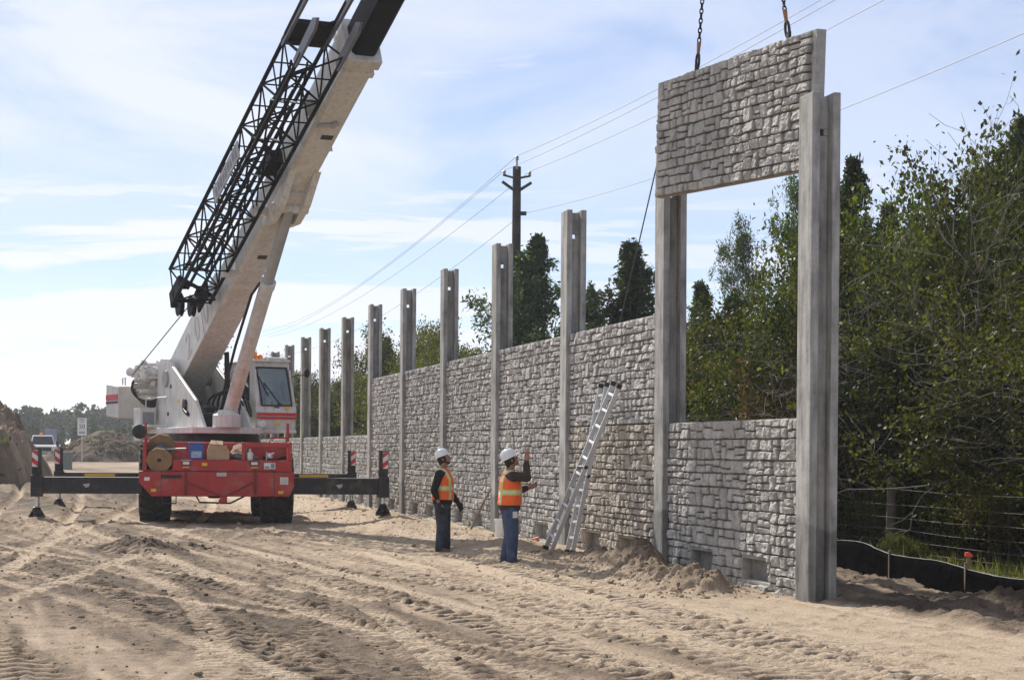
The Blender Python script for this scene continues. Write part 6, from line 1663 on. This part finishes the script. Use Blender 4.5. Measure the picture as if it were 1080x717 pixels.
# thicket : many alike
GT = {'oak': ('leafy green tree in the dense thicket behind the wire fence', 'thicket trees'), 'ced': ('dark cedar in the dense thicket behind the wall', 'thicket cedars'),
      'thi': ('slender pale stemmed tree in the dense thicket', 'slender thicket trees'), 'bus': ('low green bush at the foot of the thicket by the wire fence', 'thicket bushes'),
      'bar': ('leafless pale twiggy shrub in the dense thicket', 'bare thicket shrubs'), 'dry': ('dry brown shrub in the dense thicket', 'dry thicket shrubs')}
def fill(keys, s0, s1, q0, q1, n, h0, h1, seed):
    rr = random.Random(seed)
    for i in range(n):
        s = s0 + (s1 - s0) * (i + rr.random()) / n; q = rr.uniform(q0, q1); p = W(s, q)
        k = rr.choice(keys); lb, gp = GT[k[:3]]
        tree(k, p.x, p.y, rr.uniform(h0, h1), lb, gp, None, rr.uniform(0.85, 1.15))
fill(['oak1', 'oak2', 'oak3'], -8, 10, -8.6, -6.8, 8, 4.2, 5.3, 1)
fill(['oak1', 'oak2', 'oak3'], 12, 27, -8.6, -6.8, 6, 3.2, 4.2, 21)
fill(['oak1', 'oak2', 'oak3'], -8, 12, -12.5, -9.5, 9, 5.2, 6.2, 2)
fill(['oak1', 'ced3', 'oak3'], 14, 42, -12.5, -9.5, 11, 3.9, 5.0, 22)
fill(['oak1', 'oak3', 'ced3', 'ced1'], -6, 60, -19, -14, 20, 4.8, 6.0, 3)
fill(['oak1', 'oak2', 'ced3'], 26, 100, -10, -6.5, 16, 3.4, 4.6, 4)
fill(['oak1', 'oak2', 'oak3'], 48, 112, -9, -4.5, 24, 3.8, 5.4, 14)
fill(['bush1', 'bush2', 'bush3'], -9, 30, -6.6, -5.5, 22, 1.2, 2.6, 5)
fill(['bush1', 'bush3'], 30, 80, -6.5, -4.0, 10, 1.8, 3.2, 6)
fill(['bare1', 'bare2'], -8, 28, -7.0, -5.5, 18, 3.2, 5.6, 7)
fill(['dry1'], -4, 30, -7.5, -6.0, 4, 2.0, 3.2, 8)
fill(['oak1', 'oak2', 'ced3'], -6, 120, -30, -20, 22, 5.5, 7.5, 9)
fill(['bush1', 'bush2'], 2, 30, -4.2, -3.4, 5, 0.5, 0.9, 10)

# weeds along the fences (stuff)
r = np.random.default_rng(91); n = 9000
s = r.uniform(-10, 60, n); q = -3.2 - np.abs(r.normal(0, 1.6, n)); 
x = A0.x + WD.x * s + WN.x * q; y = A0.y + WD.y * s + WN.y * q
h_, _ = ground(x, y, False); L_ = r.uniform(0.08, 0.34, n)[:, None]
base = np.stack([x, y, h_], -1); d = r.normal(size=(n, 3)) * 0.35; d[:, 2] = 1; d /= np.linalg.norm(d, axis=1, keepdims=True)
sd = np.cross(d, r.normal(size=(n, 3))); sd /= np.linalg.norm(sd, axis=1, keepdims=True)
v = np.stack([base - sd * 0.008, base + sd * 0.008, base + d * L_ * 0.6 + sd * 0.007, base + d * L_ * 0.6 - sd * 0.007, base + d * L_ + r.normal(size=(n, 3)) * 0.05], 1).reshape(-1, 3)
i0 = (np.arange(n) * 5)[:, None]
o = link('weeds', np_mesh('weeds', v, [np.concatenate([i0, i0 + 1, i0 + 2, i0 + 3], 1), np.concatenate([i0 + 3, i0 + 2, i0 + 4], 1)], M['grass'], attrs={'tone': np.repeat(r.random(n), 5)}))
tag(o, 'thin weeds and grass along the fences at the foot of the thicket', 'weeds', kind='stuff')

# far wood closing the site
def far(name, x0, x1, y0, y1, ncrown, h0, h1, per, ls, seed, label, m):
    r = np.random.default_rng(seed); P_ = []; 
    for k in range(ncrown):
        x = r.uniform(x0, x1); y = r.uniform(y0, y1); h = r.uniform(h0, h1) * (0.8 + 0.4 * vnoise(np.array([x * 0.06]), np.array([seed * 1.0]), 5)[0]); w = h * r.uniform(0.22, 0.34)
        pine = r.random() < 0.5; z = gz(x, y)
        if pine: u = r.random(per); c = np.stack([r.normal(0, w * 0.42, per) * (1.1 - 0.6 * u), r.normal(0, w * 0.42, per) * (1.1 - 0.6 * u), h * (0.35 + 0.65 * u)], -1)
        else:
            c = r.normal(size=(per, 3)); c /= np.linalg.norm(c, axis=1, keepdims=True); c *= (0.55 + 0.5 * r.random((per, 1))); c = c * [w, w, h * 0.40] + [0, 0, h * 0.60]
            c += 0.25 * w * np.sin(c[:, ::-1] * 3.1 / max(w, 0.5) + k)
        P_.append(c + [x, y, z])
    P_ = np.concatenate(P_)
    v, f, t = leaves(P_, ls, r, 1.4, 0.2)
    o = link(name, np_mesh(name, v, f, m, attrs={'tone': t}))
    return tag(o, label, 'wood', kind='stuff')
far('far_wood', -112, -18, 330, 400, 420, 5.2, 8.0, 260, 0.55, 3, 'distant wood of pines and oaks closing the end of the site', M['farleaf'])
far('far_scrub', -75, -12, 210, 300, 110, 1.2, 3.4, 160, 0.34, 4, 'low scrub in front of the distant wood', M['farleaf'])
# brush on top of the low mound
r = np.random.default_rng(6); n = 5200
a = r.random(n) * 6.28; dd = np.sqrt(r.random(n)) * 0.85; bx_ = -29.6 + np.cos(a) * dd * 4.6; by_ = 142 + np.sin(a) * dd * 6
zz_ = gz(-29.6, 142) + 2.05 * (1 - dd) ** 0.8 + r.uniform(-0.15, 0.22, n)
v, f, t = leaves(np.stack([bx_, by_, zz_], -1), 0.09, r, 2.6, 0.2)
o = link('brush', np_mesh('brush', v, f, M['dryleaf'], attrs={'tone': t * 0.6})); tag(o, 'dead twigs and brush lying over the low grey brown mound', 'brush', kind='stuff')
r = np.random.default_rng(8); n = 700
a = r.random(n) * 6.28; dd = np.abs(r.normal(0, 0.16, n)); bx_ = -21.0 + np.cos(a) * dd * 9; by_ = 72 + np.sin(a) * dd * 9
ok = dd < 0.4
dg = bpy.context.evaluated_depsgraph_get()
mo = bpy.data.objects['dirt_mound']
pts = []
for x, y in zip(bx_[ok], by_[ok]):
    h, loc, nn, _ = mo.ray_cast(V((x, y, 30)) - mo.location, V((0, 0, -1)))
    if h: pts.append((loc + mo.location)[:])
v, f, t = leaves(np.array(pts) + [0, 0, 0.06], 0.16, r, 2.4, 0.4)
o = link('mound_grass', np_mesh('mound_grass', v, f, M['grass'], attrs={'tone': t})); tag(o, 'scattered grass on the crest of the tall earth heap', 'grass', kind='stuff')

# ------------------------------------------------------------------ sky, sun, air
SUN_AZ = (-math.sin(rad(25.8)), math.cos(rad(25.8))); SUN_EL = rad(38)
w = bpy.data.worlds.new('World'); scene.world = w; w.use_nodes = True
nt = w.node_tree; nt.nodes.clear(); L = nt.links
out = node(nt, 'ShaderNodeOutputWorld'); bg = node(nt, 'ShaderNodeBackground'); L.new(bg.outputs[0], out.inputs[0]); bg.inputs[1].default_value = 0.07
sky = node(nt, 'ShaderNodeTexSky', sky_type='NISHITA'); sky.sun_disc = False; sky.sun_elevation = SUN_EL; sky.sun_rotation = math.atan2(SUN_AZ[0], SUN_AZ[1])
sky.air_density = 1.0; sky.dust_density = 0.0; sky.ozone_density = 2.0; sky.air_density = 0.9; sky.altitude = 300
tc = node(nt, 'ShaderNodeTexCoord'); sx = node(nt, 'ShaderNodeSeparateXYZ'); L.new(tc.outputs['Generated'], sx.inputs[0])
def mth(op, a, b=None, c=None):
    n_ = node(nt, 'ShaderNodeMath', operation=op)
    for i, q in enumerate((a, b, c)):
        if q is None: continue
        if isinstance(q, (int, float)): n_.inputs[i].default_value = q
        else: L.new(q, n_.inputs[i])
    return n_.outputs[0]
zc = mth('MAXIMUM', sx.outputs[2], 0.0)
def cl(scale, rot, det, rough, lo, hi, off=(0, 0, 0), dist=0.6):
    mp = node(nt, 'ShaderNodeMapping'); mp.inputs['Rotation'].default_value = (0, rot, 0); mp.inputs['Scale'].default_value = scale; mp.inputs['Location'].default_value = off
    L.new(tc.outputs['Generated'], mp.inputs['Vector'])
    n_ = node(nt, 'ShaderNodeTexNoise'); n_.inputs['Scale'].default_value = 1.0; n_.inputs['Detail'].default_value = det; n_.inputs['Roughness'].default_value = rough; n_.inputs['Distortion'].default_value = dist
    L.new(mp.outputs[0], n_.inputs['Vector'])
    r_ = node(nt, 'ShaderNodeMapRange', interpolation_type='SMOOTHSTEP'); r_.inputs[1].default_value = lo; r_.inputs[2].default_value = hi; L.new(n_.outputs[0], r_.inputs[0])
    return r_.outputs[0]
veil = cl((4.2, 4.2, 11.0), 0.12, 7, 0.58, 0.28, 0.60, (3.7, 0.4, 0.2))
wisp = cl((7.0, 7.0, 34.0), 0.10, 9, 0.62, 0.50, 0.74, (1.0, 2.0, 0.5), 0.9)
low = cl((4.5, 4.5, 52.0), -0.02, 7, 0.55, 0.48, 0.58, (0.7, 0.2, 0.9), 0.5)
def ramp(src, a_, b_, c_, d_):
    n_ = node(nt, 'ShaderNodeMapRange', interpolation_type='SMOOTHSTEP')
    for i, q in enumerate((a_, b_, c_, d_)): n_.inputs[i + 1].default_value = q
    L.new(src, n_.inputs[0]); return n_.outputs[0]
low = mth('MULTIPLY', low, ramp(zc, 0.17, 0.11, 0.0, 1.0))
west = ramp(sx.outputs[0], 0.15, -0.15, 0.60, 1.0)          # thicker cloud on the sun's side
fac = mth('MAXIMUM', mth('MULTIPLY', mth('MULTIPLY', veil, ramp(zc, 0.09, 0.16, 0.22, 0.85)), west), mth('MULTIPLY', wisp, 0.65)); fac = mth('MAXIMUM', fac, mth('MULTIPLY', mth('MULTIPLY', low, 0.95), west)); fac = mth('MAXIMUM', fac, ramp(zc, 0.055, 0.0, 0.0, 0.6))
tint = node(nt, 'ShaderNodeMix', data_type='RGBA', blend_type='MULTIPLY'); tint.inputs[0].default_value = 1; L.new(sky.outputs[0], tint.inputs[6]); tint.inputs[7].default_value = (1.07, 1.02, 1.14, 1)
mx = node(nt, 'ShaderNodeMix', data_type='RGBA'); L.new(fac, mx.inputs[0]); L.new(tint.outputs[2], mx.inputs[6]); mx.inputs[7].default_value = (9.4, 9.7, 10.8, 1)
L.new(mx.outputs[2], bg.inputs[0])
sd = bpy.data.lights.new('sun', 'SUN'); sd.energy = 5.0; sd.angle = rad(0.53); sd.color = (1.0, 0.94, 0.85)
so = bpy.data.objects.new('sun', sd); COL.objects.link(so)
tosun = V((SUN_AZ[0] * math.cos(SUN_EL), SUN_AZ[1] * math.cos(SUN_EL), math.sin(SUN_EL))).normalized()
so.rotation_euler = tosun.to_track_quat('Z', 'Y').to_euler(); so.location = (-40, 60, 60)

HAZE = True
if HAZE:
    b = MB(); b.box(-1000, 1000, -420, 1600, -3, 45)
    hm_, nt2, N2, L2 = new_mat('thin air')
    o2 = node(nt2, 'ShaderNodeOutputMaterial'); pv = node(nt2, 'ShaderNodeVolumePrincipled'); L2.new(pv.outputs[0], o2.inputs['Volume'])
    pv.inputs['Color'].default_value = (0.86, 0.90, 0.96, 1); pv.inputs['Density'].default_value = 0.00035; pv.inputs['Anisotropy'].default_value = 0.3
    ho = b.build('haze', hm_); tag(ho, 'thin pale haze', 'haze', kind='stuff')

scene.view_settings.view_transform = 'Standard'; scene.view_settings.look = 'None'
scene.view_settings.exposure = 0.50; scene.view_settings.gamma = 1.0; scene.view_settings.use_curve_mapping = False
scene.cycles.use_denoising = True
scene.cycles.max_bounces = 8; scene.cycles.transparent_max_bounces = 12; scene.cycles.volume_bounces = 0
